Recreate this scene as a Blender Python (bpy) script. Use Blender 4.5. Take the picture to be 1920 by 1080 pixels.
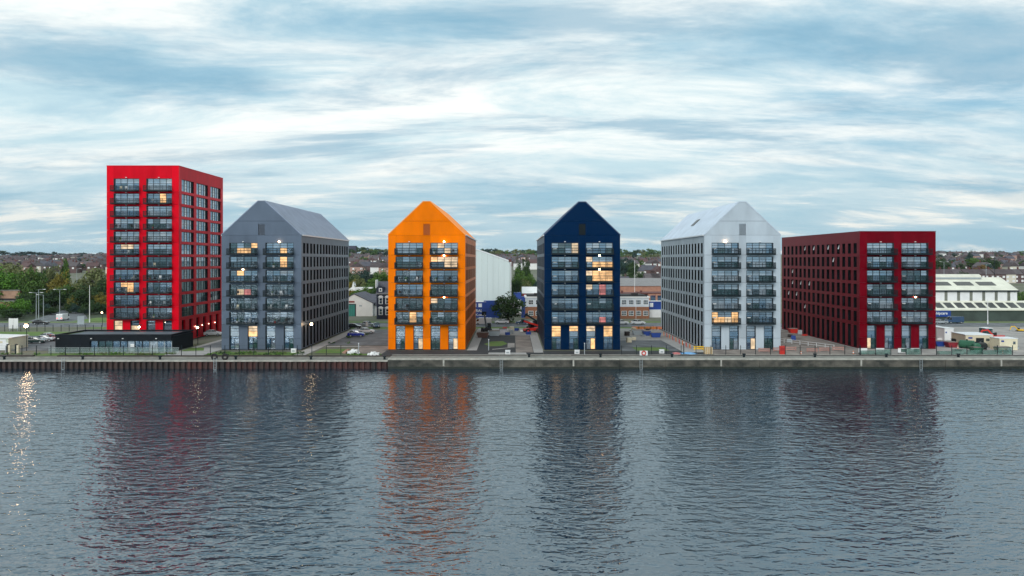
import bpy, math, random
from math import radians as R
random.seed(7)
for o in list(bpy.data.objects): bpy.data.objects.remove(o)
scn = bpy.context.scene
col = scn.collection
FPX, CX, HY, CZ = 1280.0, 960.0, 488.0, 19.5      # photo focal length (px), principal x, horizon y, camera height

# ------------------------------------------------------------------ camera
cd = bpy.data.cameras.new('camera'); cam = bpy.data.objects.new('camera', cd); col.objects.link(cam)
cam.location = (0, 0, CZ); cam.rotation_euler = (R(90), 0, 0)
cd.sensor_width = 36; cd.lens = 36*FPX/1920; cd.shift_y = -(540-HY)/1920; cd.clip_end = 6000; cd.clip_start = .5
scn.camera = cam
# ------------------------------------------------------------------ view
vs = scn.view_settings
scn.display_settings.display_device = 'sRGB'
vs.view_transform = 'Standard'; vs.look = 'None'; vs.gamma = 1; vs.use_curve_mapping = False; vs.exposure = 0.36
# ------------------------------------------------------------------ sky
SUN_EL, SUN_AZ = 30.0, 200.0           # behind the camera, a little to the left
w = bpy.data.worlds.new('World'); scn.world = w; w.use_nodes = True
nt = w.node_tree; nt.nodes.clear()
def N(t, **k):
    n = nt.nodes.new(t)
    for a, b in k.items(): setattr(n, a, b)
    return n
def L(a, b): nt.links.new(a, b)
def M(op, a, b=None, c=None, clamp=False):
    n = N('ShaderNodeMath', operation=op); n.use_clamp = clamp
    for i, v in enumerate((a, b, c)):
        if v is None: continue
        if hasattr(v, 'links'): L(v, n.inputs[i])
        else: n.inputs[i].default_value = v
    return n.outputs[0]
def MIX(f, a, b):
    n = N('ShaderNodeMix', data_type='RGBA')
    for s, v in ((n.inputs[0], f), (n.inputs[6], a), (n.inputs[7], b)):
        if hasattr(v, 'links'): L(v, s)
        elif isinstance(v, tuple): s.default_value = (*v, 1)
        else: s.default_value = v
    return n.outputs[2]
def RAMP(f, lo, hi):
    n = N('ShaderNodeMapRange', interpolation_type='SMOOTHSTEP'); L(f, n.inputs[0])
    n.inputs[1].default_value = lo; n.inputs[2].default_value = hi
    return n.outputs[0]
sky = N('ShaderNodeTexSky', sky_type='NISHITA'); sky.sun_disc = False
sky.sun_elevation = R(SUN_EL); sky.sun_rotation = R(SUN_AZ); sky.altitude = 20; sky.air_density = 1.0; sky.dust_density = 1.0; sky.ozone_density = 2.0
tc = N('ShaderNodeTexCoord'); sp = N('ShaderNodeSeparateXYZ'); L(tc.outputs['Generated'], sp.inputs[0])
zc = M('ADD', M('MAXIMUM', sp.outputs[2], 0.0), 0.16)
u = M('DIVIDE', sp.outputs[0], zc); v = M('DIVIDE', sp.outputs[1], zc)
def cloud_noise(ang, su, sv, off, detail, rough, dist):
    c = N('ShaderNodeCombineXYZ'); L(u, c.inputs[0]); L(v, c.inputs[1])
    m = N('ShaderNodeMapping'); m.inputs['Rotation'].default_value = (0, 0, R(ang)); m.inputs['Scale'].default_value = (su, sv, 1); m.inputs['Location'].default_value = off
    L(c.outputs[0], m.inputs[0])
    n = N('ShaderNodeTexNoise'); L(m.outputs[0], n.inputs['Vector'])
    n.inputs['Scale'].default_value = 1; n.inputs['Detail'].default_value = detail; n.inputs['Roughness'].default_value = rough; n.inputs['Distortion'].default_value = dist
    return n.outputs[0]
n1 = cloud_noise(-14, .50, .95, (3.1, 4.7, 0), 8, .52, .35)
n2 = cloud_noise(16, .95, 2.2, (11.3, 2.2, 0), 10, .65, .35)
n3 = cloud_noise(-18, .55, 1.35, (7.9, 5.2, 0), 10, .63, .35)
dens = M('ADD', M('MULTIPLY', n1, .62), M('MULTIPLY', n2, .38))
cl = RAMP(dens, .32, .53)
S = 10.0                                # background strength is 0.1
def c10(r, g, b): return (r*S, g*S, b*S)
hz = RAMP(sp.outputs[2], .0, .20)
blue = MIX(.15, c10(.20, .40, .53), sky.outputs[0])
thick = MIX(RAMP(n2, .36, .60), c10(.50, .65, .70), c10(.80, .83, .81))
skyc = MIX(cl, blue, thick)
dark = RAMP(M('ADD', M('MULTIPLY', n3, .8), M('MULTIPLY', n2, .2)), .49, .60)
skyc = MIX(M('MULTIPLY', dark, .68), skyc, c10(.17, .35, .48))
low = MIX(RAMP(n2, .50, .66), c10(.30, .45, .53), c10(.70, .70, .65))
skyc = MIX(M('MULTIPLY', M('SUBTRACT', 1.0, hz), .9), skyc, low)
bg = N('ShaderNodeBackground'); L(skyc, bg.inputs[0]); bg.inputs[1].default_value = .1
wo = N('ShaderNodeOutputWorld'); L(bg.outputs[0], wo.inputs[0])
# ------------------------------------------------------------------ sun (veiled by cloud)
sd = bpy.data.lights.new('sun', 'SUN'); sun = bpy.data.objects.new('sun', sd); col.objects.link(sun)
sd.energy = 1.5; sd.angle = R(25); sd.color = (1, .97, .93)
sun.rotation_euler = (R(90-SUN_EL), 0, R(-18)); sun.location = (-20, -60, 80)

# ------------------------------------------------------------------ materials
MATS = {}
def pmat(name, c, rough=.7, var=.12, scale=.6, metal=0., spec=.5, bump=0., bscale=8., ior=1.5, c2=None, emit=None, es=0., stretch=None, island=False, detail=5, coat=0.):
    if name in MATS: return MATS[name]
    m = bpy.data.materials.new(name); m.use_nodes = True; t = m.node_tree; b = t.nodes['Principled BSDF']
    b.inputs['Roughness'].default_value = rough; b.inputs['Metallic'].default_value = metal
    b.inputs['Specular IOR Level'].default_value = spec; b.inputs['IOR'].default_value = ior; b.inputs['Coat Weight'].default_value = coat
    if c2 is None: c2 = tuple(x*(1-var) for x in c); c = tuple(min(1, x*(1+var)) for x in c)
    g = t.nodes.new('ShaderNodeNewGeometry'); mx = t.nodes.new('ShaderNodeMix'); mx.data_type = 'RGBA'
    mx.inputs[6].default_value = (*c, 1); mx.inputs[7].default_value = (*c2, 1)
    mp = t.nodes.new('ShaderNodeMapping'); t.links.new(g.outputs['Position'], mp.inputs[0])
    if stretch: mp.inputs['Scale'].default_value = stretch
    n = t.nodes.new('ShaderNodeTexNoise'); n.inputs['Scale'].default_value = scale; n.inputs['Detail'].default_value = detail
    t.links.new(mp.outputs[0], n.inputs['Vector'])
    if island:
        a = t.nodes.new('ShaderNodeMath'); a.operation = 'ADD'; t.links.new(g.outputs['Random Per Island'], a.inputs[0]); t.links.new(n.outputs[0], a.inputs[1])
        h = t.nodes.new('ShaderNodeMath'); h.operation = 'MULTIPLY'; t.links.new(a.outputs[0], h.inputs[0]); h.inputs[1].default_value = .5; fac = h.outputs[0]
    else:
        r = t.nodes.new('ShaderNodeMapRange'); r.inputs[1].default_value = .3; r.inputs[2].default_value = .7; t.links.new(n.outputs[0], r.inputs[0]); fac = r.outputs[0]
    t.links.new(fac, mx.inputs[0]); t.links.new(mx.outputs[2], b.inputs['Base Color'])
    if bump:
        n2 = t.nodes.new('ShaderNodeTexNoise'); n2.inputs['Scale'].default_value = bscale; n2.inputs['Detail'].default_value = 6
        t.links.new(g.outputs['Position'], n2.inputs['Vector'])
        bm = t.nodes.new('ShaderNodeBump'); bm.inputs['Distance'].default_value = bump; t.links.new(n2.outputs[0], bm.inputs['Height']); t.links.new(bm.outputs[0], b.inputs['Normal'])
    if emit:
        me = t.nodes.new('ShaderNodeMix'); me.data_type = 'RGBA'; me.inputs[6].default_value = (*emit, 1); me.inputs[7].default_value = (*[x*.5 for x in emit], 1)
        ne = t.nodes.new('ShaderNodeTexNoise'); ne.inputs['Scale'].default_value = .8; t.links.new(g.outputs['Position'], ne.inputs['Vector'])
        re = t.nodes.new('ShaderNodeMapRange'); re.inputs[1].default_value = .42; re.inputs[2].default_value = .62; t.links.new(ne.outputs[0], re.inputs[0])
        t.links.new(re.outputs[0], me.inputs[0]); t.links.new(me.outputs[2], b.inputs['Emission Color']); b.inputs['Emission Strength'].default_value = es
    MATS[name] = m; return m
def wallmat(name, c, rough=.40, var=.13):
    return pmat(name, c, rough, var, .35, stretch=(1, 1, .35), bump=.003, bscale=14, detail=8, spec=.5)
def tinted(m, c): m.node_tree.nodes['Principled BSDF'].inputs['Specular Tint'].default_value = (*c, 1); return m
W_RED = wallmat('red cladding', (.66, .002, .014)); W_GREY = wallmat('blue grey cladding', (.090, .116, .155)); W_ORANGE = wallmat('orange cladding', (.86, .175, .001))
W_NAVY = wallmat('navy cladding', (.0005, .009, .036)); W_WHITE = wallmat('pale cladding', (.43, .49, .54)); W_DRED = wallmat('dark red cladding', (.135, .0012, .007))
R_GREY = pmat('grey roof metal', (.20, .24, .32), .38, .15, .5, metal=.55, stretch=(.2, 1, 1)); R_ORANGE = pmat('orange roof metal', (.80, .33, .10), .4, .1, .5, metal=.2)
R_NAVY = pmat('navy roof metal', (.10, .13, .20), .35, .1, .5, metal=.5); R_WHITE = pmat('pale roof metal', (.55, .62, .70), .4, .1, .5, metal=.4, stretch=(.2, 1, 1))
for m_, c_ in ((W_RED, (1, .05, .08)), (W_ORANGE, (1, .45, .05)), (W_NAVY, (.05, .25, .6)), (W_DRED, (.8, .05, .1)), (W_GREY, (.6, .75, 1)), (W_WHITE, (.7, .85, 1))): tinted(m_, c_)
TRIM = pmat('pale trim', (.75, .78, .80), .4, .05); BLACK = pmat('black metal', (.006, .014, .018), .5, .2, spec=.2); DARKF = pmat('dark window frame', (.008, .014, .020), .35, .1)
LINING = pmat('black window lining', (.004, .005, .007), .8, .1, spec=.1)
CORE = pmat('dark core', (.02, .02, .022), .9, .1)
def glass(name, c, ior=3.6, rough=.03):
    m = pmat(name, c, rough, .3, .8, ior=ior); m.node_tree.nodes['Principled BSDF'].inputs['Specular Tint'].default_value = (.78, .90, 1, 1); return m
G_DARK = glass('dark glass', (.008, .018, .022)); G_BLUE = glass('blue glass', (.03, .08, .15), 4.2); G_TEAL = glass('teal glass', (.012, .045, .045), 2.5); G_PALE = glass('pale blind and painted sky glass', (.30, .34, .38)); G_BLACK = glass('deep glass', (.003, .004, .006), 1.25)  # pale glass: blind tone and sky reflection both painted into the base colour
G_SKY = glass('painted sky glass', (.19, .23, .29), 5.0)  # sky reflection partly painted into the base colour, on top of real gloss
G_WHITE = glass('glass with painted white reflection', (.78, .82, .80), 2.2)  # white base colour paints a bright sky reflection into the pane
G_LIT = pmat('lit glass', (.2, .12, .05), .06, .2, ior=1.8, emit=(1, .56, .24), es=1.05); G_LITP = pmat('pale lit glass', (.2, .17, .12), .06, .2, ior=1.8, emit=(1, .72, .45), es=.75); G_LITR = pmat('pink lit glass', (.1, .05, .05), .06, .2, ior=1.8, emit=(1, .32, .30), es=.6)
LAMP = pmat('lit lamp', (1, .9, .8), .5, 0, emit=(1, .58, .30), es=22); LAMPW = pmat('lit white lamp', (1, .9, .8), .5, 0, emit=(1, .66, .36), es=36); LAMPO = pmat('unlit lamp', (.75, .75, .75), .3, .05)
LAMPU = pmat('red uplight lamp', (1, .9, .8), .5, 0, emit=(1, .55, .4), es=9)
CONC = pmat('concrete', (.21, .21, .19), .85, .25, .8, bump=.02, bscale=6); CONCD = pmat('stained dock concrete', (.125, .115, .095), .9, 0, .55, bump=.06, bscale=3, c2=(.022, .025, .022), detail=12, stretch=(1, 1, 1.2))
COPE = pmat('coping concrete', (.36, .35, .31), .85, .25, 1.2, bump=.02); RUST = pmat('rusty steel', (.060, .035, .028), .8, 0, .8, bump=.02, c2=(.022, .018, .018), stretch=(1, 1, .25), detail=8); RUST2 = pmat('red rusty steel', (.085, .028, .022), .8, 0, .9, bump=.02, c2=(.025, .015, .015), stretch=(1, 1, .25), detail=8)
WOODF = pmat('dark wood floor', (.030, .045, .018), .95, .4, .2, bump=.1, bscale=1.5); WEED = pmat('dark wet weed', (.010, .016, .010), .6, .5, 2, bump=.04); TIMBER = pmat('dark timber', (.035, .025, .022), .85, .3, 1.5); ASPH = pmat('asphalt', (.12, .13, .14), .85, .4, .35, detail=12); ASPHN = pmat('fresh asphalt', (.028, .030, .033), .85, .2, .5); PAVE = pmat('paving', (.36, .35, .34), .8, .15, 1.3)
DIRT = pmat('dug earth', (.30, .26, .23), .95, 0, .35, bump=.08, bscale=1.5, c2=(.13, .11, .10), detail=9); GRASS = pmat('grass', (.07, .17, .02), .95, 0, .5, c2=(.13, .17, .045), detail=9, bump=.06, bscale=4)
GROUND = pmat('ground', (.17, .16, .14), .95, 0, .08, c2=(.09, .11, .05), detail=10, bump=.05, bscale=2); YARD = pmat('yard', (.38, .36, .34), .95, 0, .25, c2=(.22, .21, .20), detail=9, bump=.04, bscale=2)
WHITEP = pmat('white paint', (.75, .76, .76), .5, .06); CREAM = pmat('cream paint', (.62, .55, .40), .6, .08); PALEG = pmat('pale green sheeting', (.55, .62, .50), .6, .1); REDP = pmat('red paint', (.55, .03, .02), .4, .1); ORANGEP = pmat('orange plastic', (.75, .18, .03), .5, .15); BLUEP = pmat('blue paint', (.012, .05, .26), .45, .12)
YELLP = pmat('yellow paint', (.75, .45, .02), .45, .1); GREENP = pmat('green paint', (.02, .11, .06), .5, .15); DGREEN = pmat('dark green cladding', (.045, .065, .055), .7, .3, .3); NET = pmat('green netting', (.10, .20, .17), .8, .5, .9); NET.node_tree.nodes['Principled BSDF'].inputs['Alpha'].default_value = .55; STEEL = pmat('galvanised steel', (.42, .46, .48), .4, .1, metal=.5); RUBBER = pmat('rubber', (.012, .012, .013), .75, .2)
BRICK = pmat('brick', (.26, .115, .065), .9, .2, 2.5); BRICKP = pmat('pink brick', (.40, .20, .14), .9, .18, .7); BRICKD = pmat('dark brick', (.12, .045, .04), .9, .2, 1.5); BRICKR = pmat('red brick', (.34, .05, .045), .9, .15, 1.5)
SHEDW = pmat('pale shed cladding', (.60, .70, .70), .55, .05, .15, stretch=(3, 3, .2)); SHEDR = pmat('white shed roof', (.66, .66, .56), .7, .12, .3); SKYL = pmat('dark roof light', (.05, .055, .055), .35, .25, 1.2)
CARG = pmat('car glass', (.006, .008, .010), .05, .1, ior=1.8); TAIL = pmat('red tail lamp', (.4, .01, .01), .3, .1, emit=(1, .08, .06), es=3); HEAD = pmat('headlamp', (.8, .8, .8), .2, .05)
ROOFS = [pmat('brown roof tile', (.075, .058, .062), .9, .25, .6), pmat('slate', (.075, .075, .095), .8, .25, .6), pmat('red roof tile', (.10, .058, .058), .9, .2, .6), pmat('grey brown roof tile', (.10, .085, .09), .9, .25, .6)]
WALLS = [pmat('house brick', (.12, .075, .072), .9, .2, .8), pmat('cream render', (.62, .58, .48), .8, .1, .5), pmat('white render', (.75, .75, .74), .8, .06, .5), pmat('pink render', (.42, .26, .22), .8, .1, .5)]
def leafmat(n, a, b): return pmat(n, a, .75, 0, .35, c2=b, island=True, spec=.2)
LEAF = {'dark': leafmat('dark leaves', (.016, .042, .016), (.055, .10, .03)), 'green': leafmat('green leaves', (.03, .085, .016), (.12, .20, .04)), 'bright': leafmat('bright leaves', (.04, .13, .014), (.13, .27, .035)),
        'olive': leafmat('olive leaves', (.075, .095, .03), (.22, .24, .10)), 'yellow': leafmat('yellowing leaves', (.11, .10, .016), (.28, .23, .045)), 'blue': leafmat('blue green leaves', (.014, .036, .036), (.05, .095, .075)), 'rust': leafmat('russet leaves', (.12, .07, .018), (.24, .15, .04))}
BARK = pmat('bark', (.06, .045, .035), .95, .3, 3)

def ball(r, n=10, k=6):
    vs_ = [(0, 0, r)]+[(r*math.sin(math.pi*j/k)*math.cos(2*math.pi*i/n), r*math.sin(math.pi*j/k)*math.sin(2*math.pi*i/n), r*math.cos(math.pi*j/k)) for j in range(1, k) for i in range(n)]+[(0, 0, -r)]
    fs = [(0, 1+i, 1+(i+1) % n) for i in range(n)]+[(1+j*n+i, 1+(j+1)*n+i, 1+(j+1)*n+(i+1) % n, 1+j*n+(i+1) % n) for j in range(k-2) for i in range(n)]+[(len(vs_)-1, 1+(k-2)*n+(i+1) % n, 1+(k-2)*n+i) for i in range(n)]
    return vs_, fs
# ------------------------------------------------------------------ geometry helpers
class MB:
    def __init__(s): s.v = []; s.f = []; s.m = []
    def add(s, vs_, fs, mi=0):
        b = len(s.v); s.v += [tuple(p) for p in vs_]; s.f += [tuple(b+i for i in f) for f in fs]; s.m += [mi]*len(fs); return s
    def box(s, x0, x1, y0, y1, z0, z1, mi=0):
        return s.add([(x0,y0,z0),(x1,y0,z0),(x1,y1,z0),(x0,y1,z0),(x0,y0,z1),(x1,y0,z1),(x1,y1,z1),(x0,y1,z1)],
                     [(0,3,2,1),(4,5,6,7),(0,1,5,4),(1,2,6,5),(2,3,7,6),(3,0,4,7)], mi)
    def prism(s, pts, a0, a1, axis='y', mi=0):          # polygon (p,q) extruded along axis
        n = len(pts)
        def P(p, q, a): return {'y': (p, a, q), 'x': (a, p, q), 'z': (p, q, a)}[axis]
        vs_ = [P(p, q, a0) for p, q in pts]+[P(p, q, a1) for p, q in pts]
        fs = [tuple(range(n)), tuple(range(2*n-1, n-1, -1))]+[(i, i+n, (i+1) % n+n, (i+1) % n) for i in range(n)]
        return s.add(vs_, fs, mi)
    def tube(s, p0, p1, r0, r1=None, n=8, mi=0):
        from mathutils import Vector
        r1 = r0 if r1 is None else r1
        a, b = Vector(p0), Vector(p1); d = (b-a).normalized(); q = d.orthogonal().normalized(); t = d.cross(q)
        vs_ = [a+(q*math.cos(2*math.pi*i/n)+t*math.sin(2*math.pi*i/n))*r0 for i in range(n)]+[b+(q*math.cos(2*math.pi*i/n)+t*math.sin(2*math.pi*i/n))*r1 for i in range(n)]
        return s.add(vs_, [(i, (i+1) % n, (i+1) % n+n, i+n) for i in range(n)]+[tuple(range(n-1, -1, -1)), tuple(range(n, 2*n))], mi)
    def mesh(s, name='part'):
        m = bpy.data.meshes.new(name); m.from_pydata(s.v, [], s.f)
        import bmesh
        b = bmesh.new(); b.from_mesh(m); bmesh.ops.recalc_face_normals(b, faces=b.faces); b.to_mesh(m); b.free()
        if any(s.m): m.polygons.foreach_set('material_index', s.m)
        m.update(); return m
    def build(s, name, mat, parent=None, loc=(0,0,0)): return put(name, s.mesh(name), mat, parent, loc)
def put(name, mesh, mat, parent=None, loc=(0,0,0), rz=0, kind=None):
    o = bpy.data.objects.new(name, mesh); col.objects.link(o); o.parent = parent; o.location = loc; o.rotation_euler = (0, 0, rz)
    ms = mat if isinstance(mat, (list, tuple)) else [mat]
    if len(mesh.materials) == 0:
        for x in ms: mesh.materials.append(x)
    else:
        for i, x in enumerate(ms):
            if mesh.materials[i] != x: o.material_slots[i].link = 'OBJECT'; o.material_slots[i].material = x
    if kind: o['kind'] = kind
    return o
def tag(o, label, cat, group=None):
    o['label'] = label; o['category'] = cat
    if group: o['group'] = group
    return o
def empty(name, loc, label=None, cat=None, group=None, rz=0):
    o = bpy.data.objects.new(name, None); col.objects.link(o); o.location = loc; o.rotation_euler = (0, 0, rz); o.empty_display_size = .3
    if label: tag(o, label, cat, group)
    return o
def copy_tree(o, parent=None):
    c = o.copy(); col.objects.link(c); c.parent = parent
    for ch in o.children: copy_tree(ch, c)
    return c
_bx = {}
def boxmesh(sx, sy, sz):        # shared box with its origin at the lower front left corner
    k = (round(sx, 3), round(sy, 3), round(sz, 3))
    if k not in _bx: _bx[k] = MB().box(0, sx, 0, sy, 0, sz).mesh('piece')
    return _bx[k]
def bpiece(name, mat, par, x0, x1, y0, y1, z0, z1): 
    m = boxmesh(x1-x0, y1-y0, z1-z0)
    return put(name, m, mat, par, (x0, y0, z0))
def X(px, D): return (px-CX)*D/FPX
def Z(py, D): return CZ-(py-HY)*D/FPX
def GD(py): return CZ*FPX/(py-HY)
TH = [(0, 0), (300, 0), (360, 2), (435, 5), (520, 9), (700, 12.5), (900, 16.5), (1100, 20.5), (1300, 25.5), (1500, 31.5), (1650, 31), (1900, 22), (2600, 10), (4000, 0)]
def th(d, x=0):
    for (a, ha), (b, hb) in zip(TH, TH[1:]):
        if d <= b:
            h = ha+(hb-ha)*(d-a)/(b-a); break
    else: h = 0
    if d > 450: h += min(1, (d-450)/500)*(2.5*math.sin(x*.0062+d*.003)+1.6*math.sin(x*.017+1))
    return h
def struct(o, kind='structure'): o['kind'] = kind; return o

# ================================================================== SETTING: water, ground, quay
wm = bpy.data.materials.new('dock water'); wm.use_nodes = True; t = wm.node_tree; b = t.nodes['Principled BSDF']
b.inputs['Base Color'].default_value = (.008, .022, .036, 1); b.inputs['Roughness'].default_value = .02; b.inputs['IOR'].default_value = 2.7; b.inputs['Specular Tint'].default_value = (.8, .92, 1, 1)
g = t.nodes.new('ShaderNodeNewGeometry'); last = None
for sc, st, amp, rz_ in ((.035, (1, 1.2, 1), .10, 8), (.17, (1, 1.7, 1), .07, -14), (.46, (1, 2.2, 1), .20, 17), (1.0, (1, 1.9, 1), .095, -20)):
    mp = t.nodes.new('ShaderNodeMapping'); mp.inputs['Scale'].default_value = st; mp.inputs['Rotation'].default_value = (0, 0, R(rz_)); t.links.new(g.outputs['Position'], mp.inputs[0])
    n = t.nodes.new('ShaderNodeTexNoise'); n.inputs['Scale'].default_value = sc; n.inputs['Detail'].default_value = 2; n.inputs['Distortion'].default_value = .5; t.links.new(mp.outputs[0], n.inputs['Vector'])
    bm = t.nodes.new('ShaderNodeBump'); bm.inputs['Strength'].default_value = 1; bm.inputs['Distance'].default_value = amp; t.links.new(n.outputs[0], bm.inputs['Height'])
    if sc > .1:       # wind lanes: ripples rise and die down over tens of metres
        wn_ = t.nodes.new('ShaderNodeTexNoise'); wn_.inputs['Scale'].default_value = .022; wn_.inputs['Detail'].default_value = 3; t.links.new(mp.outputs[0], wn_.inputs['Vector'])
        wr = t.nodes.new('ShaderNodeMapRange'); wr.inputs[1].default_value = .35; wr.inputs[2].default_value = .65; wr.inputs[3].default_value = .55*amp; wr.inputs[4].default_value = 1.25*amp
        t.links.new(wn_.outputs[0], wr.inputs[0]); t.links.new(wr.outputs[0], bm.inputs['Distance'])
    if last: t.links.new(last, bm.inputs['Normal'])
    last = bm.outputs[0]
t.links.new(last, b.inputs['Normal'])
WZ = -1.8
struct(MB().add([(-900,-700,WZ),(900,-700,WZ),(900,135,WZ),(-900,135,WZ)], [(0,1,2,3)]).build('water', wm))

xs = [-2600+i*65 for i in range(81)]; ys = [138.2, 170, 220, 260, 300, 330, 360, 400, 435, 480, 520, 600, 700, 800, 900, 1000, 1100, 1200, 1300, 1400, 1500, 1580, 1650, 1800, 2000, 2600, 4000]
gv = [(x, y, th(y, x)) for y in ys for x in xs]; nx = len(xs)
struct(MB().add(gv, [(j*nx+i, j*nx+i+1, (j+1)*nx+i+1, (j+1)*nx+i) for j in range(len(ys)-1) for i in range(nx-1)]).build('ground', GROUND))
QX = X(727, 134)
LAY = [0]
def sheet(name, mat, pts, z=None):
    LAY[0] += 1
    z = .004*LAY[0] if z is None else z
    return struct(MB().add([(x, y, z) for x, y in pts], [tuple(range(len(pts)))]).build(name, mat))
def rect(name, mat, x0, x1, y0, y1): return sheet(name, mat, [(x0,y0),(x1,y0),(x1,y1),(x0,y1)])
# quay aprons
struct(MB().box(-300, QX, 134.75, 138.2, -2.6, -.30).build('quay_apron', CONC))
struct(MB().box(QX, 300, 135.2, 138.2, -2.6, .16).build('quay_apron', CONC))
struct(MB().box(-300, QX, 138.21, 138.6, -2.6, -.012).build('quay_step', CONC)); struct(MB().box(QX, 300, 138.21, 138.6, -2.6, -.012).build('quay_step', CONC))
# sheet pile wall on the left
qw = empty('quay_wall', (X(360, 134), 134, WZ), 'rusty brown sheet pile quay wall with a pale concrete coping', 'quay wall')
P_ = 1.1
pm = MB().prism([(0,.42),(.22,.42),(.38,0),(.82,0),(.98,.42),(1.1,.42),(1.1,.6),(0,.6)], 0, 2.3, 'z').mesh('sheet_pile')
n_p = int((QX+135)/P_); ox = qw.location
for i in range(n_p):
    x = QX-(i+1)*P_
    put('sheet_pile', pm, RUST2 if (i < 36 and random.random() < .55) else RUST, qw, (x-ox.x, 0, -.9))
for i in range(24):
    x = QX-(i+1)*6
    bpiece('coping_slab', COPE, qw, x-ox.x+.02, x-ox.x+5.98, -.08, .74, 1.40, 1.62)
# concrete wall on the right
qc = empty('quay_wall', (X(1400, 134), 134, WZ), 'weathered grey concrete quay wall with dark tide stains', 'quay wall'); ox = qc.location
x = QX; i = 0
while x < 150:
    wd = random.choice((7.5, 9, 11)); dp = random.uniform(0, .06)
    bpiece('concrete_block', CONCD, qc, x-ox.x+.02, x-ox.x+wd-.02, dp, 1.2, -.8, 1.72)
    bpiece('coping_slab', COPE, qc, x-ox.x+.015, x-ox.x+wd-.015, -.07, 1.22, 1.725, 1.98)
    bpiece('weed_band', WEED, qc, x-ox.x+.03, x-ox.x+wd-.03, dp-.03, .2, -.7, .36+random.uniform(-.06, .1))
    if i % 3 == 1: bpiece('patch', COPE, qc, x-ox.x-.2, x-ox.x+.12, -.02, 0.3, .5, 1.72)
    x += wd; i += 1
# timber kerb along the back of the apron
for (xa, xb, nm) in ((-140, X(60, 138), 'dark timber kerb beside the parked cars'), (X(105, 138), QX, 'dark timber kerb behind the sheet pile quay'), (QX, 150, 'dark timber kerb behind the concrete quay')):
    k = empty('kerb', ((xa+xb)/2, 138.2, 0), 'long '+nm, 'kerb'); n_k = int((xb-xa)/7)
    for i in range(n_k):
        a = xa+(xb-xa)*i/n_k-k.location.x; bpiece('kerb_beam', TIMBER, k, a+.03, a+(xb-xa)/n_k-.03, .02, .75, -.3, .20+random.uniform(-.04, .04))
    if xb > 100:
        for i in range(n_k):
            if i % 2 == 0 or i < 12:
                a = xa+(xb-xa)*i/n_k-k.location.x; bpiece('edge_strip', COPE, k, a, a+(xb-xa)/n_k, .76, 1.05, -.2, .26)
# roads and patches
rect('road', ASPH, -700, 700, 199, 212)
rect('wood_floor', WOODF, -320, -100, 217.1, 340)  # ground under the wood in a dark undergrowth green
sheet('road', ASPH, [(-152, 212), (-131, 212), (-174, 276), (-179.5, 276)]); rect('lawn', GRASS, -141, -118, 218, 232)
rect('verge', GRASS, -700, 700, 212.1, 217); rect('verge', GRASS, -122, 700, 194.5, 198.6)
for y0 in (198.7, 212.0): struct(MB().box(-700, 700, y0, y0+.2, -.1, .13).build('road_kerb', CONC))
lm = boxmesh(3, .14, .004)
rm = empty('road_marking', (0, 205.5, .02), 'broken white centre line on the dock road', 'road marking')
for i in range(60): put('dash', lm, WHITEP, rm, (-180+i*6, 0, 0.01))
rect('verge', GRASS, -150, -118, 141, 147.0)
rect('car_park', ASPH, -150, -98.5, 147, 176)
rect('verge', GRASS, -140, -96, 176, 186)
rect('lawn', GRASS, -97.5, -70, 139.2, 142.6)
rect('path', PAVE, -71.5, -63.3, 139.5, 199); sheet('lawn', GRASS, [(-71, 146), (-66.4, 147), (-68.5, 152), (-71.6, 152)])
rect('car_park', ASPH, -70, -64, 152, 198)
rect('planting_bed', GRASS, -63.2, -43, 139.3, 144.5)
# between the grey and orange blocks
rect('car_park', ASPH, -44.6, -27.5, 156, 190); rect('path', PAVE, -45, -42.4, 140, 198); rect('lawn', GRASS, -41.5, -34.4, 143, 149.6); rect('yard', DIRT, -34.2, -27, 142, 155)
rect('verge', GRASS, -34, -20, 139.3, 141.8); rect('path', PAVE, -42, -34, 153, 154.6)
# between the orange and navy blocks
rect('yard', ASPHN, -27, 6.5, 139.5, 147); rect('yard', ASPHN, -9.6, 6.3, 147.05, 182); rect('path', PAVE, -9.7, -7.6, 147.1, 190); rect('path', PAVE, 4.6, 6.7, 143.5, 190); rect('path', PAVE, -4.9, 3, 141, 143.5)
sheet('lawn', GRASS, [(-6.5, 158), (-5, 163), (-2.2, 164), (-1.0, 158.5), (-2.5, 154.5), (-5, 154)]); rect('path', YARD, -1.0, .6, 152, 160); sheet('path', YARD, [(-4.3, 148), (-.4, 151), (-.3, 152), (-4.3, 149.2)]); rect('yard', DIRT, .8, 4.5, 143.6, 176); rect('yard', YARD, -9.5, 6.4, 176.2, 194.2)
# between the navy and pale blocks
rect('yard', ASPHN, 6.6, 41, 139.5, 146); rect('yard', ASPH, 23.5, 36, 146.1, 165); rect('path', PAVE, 36.1, 41.3, 143.8, 190); rect('lawn', GRASS, 26.7, 33.8, 146.4, 151.8); rect('path', PAVE, 23.6, 36, 165.1, 167); rect('yard', YARD, 23.5, 41.3, 167.1, 194.2)
# pale to dark red and the site on the right
rect('yard', DIRT, 41.5, 75.2, 139.4, 198); rect('yard', YARD, 75.3, 170, 139.4, 198)

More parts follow.
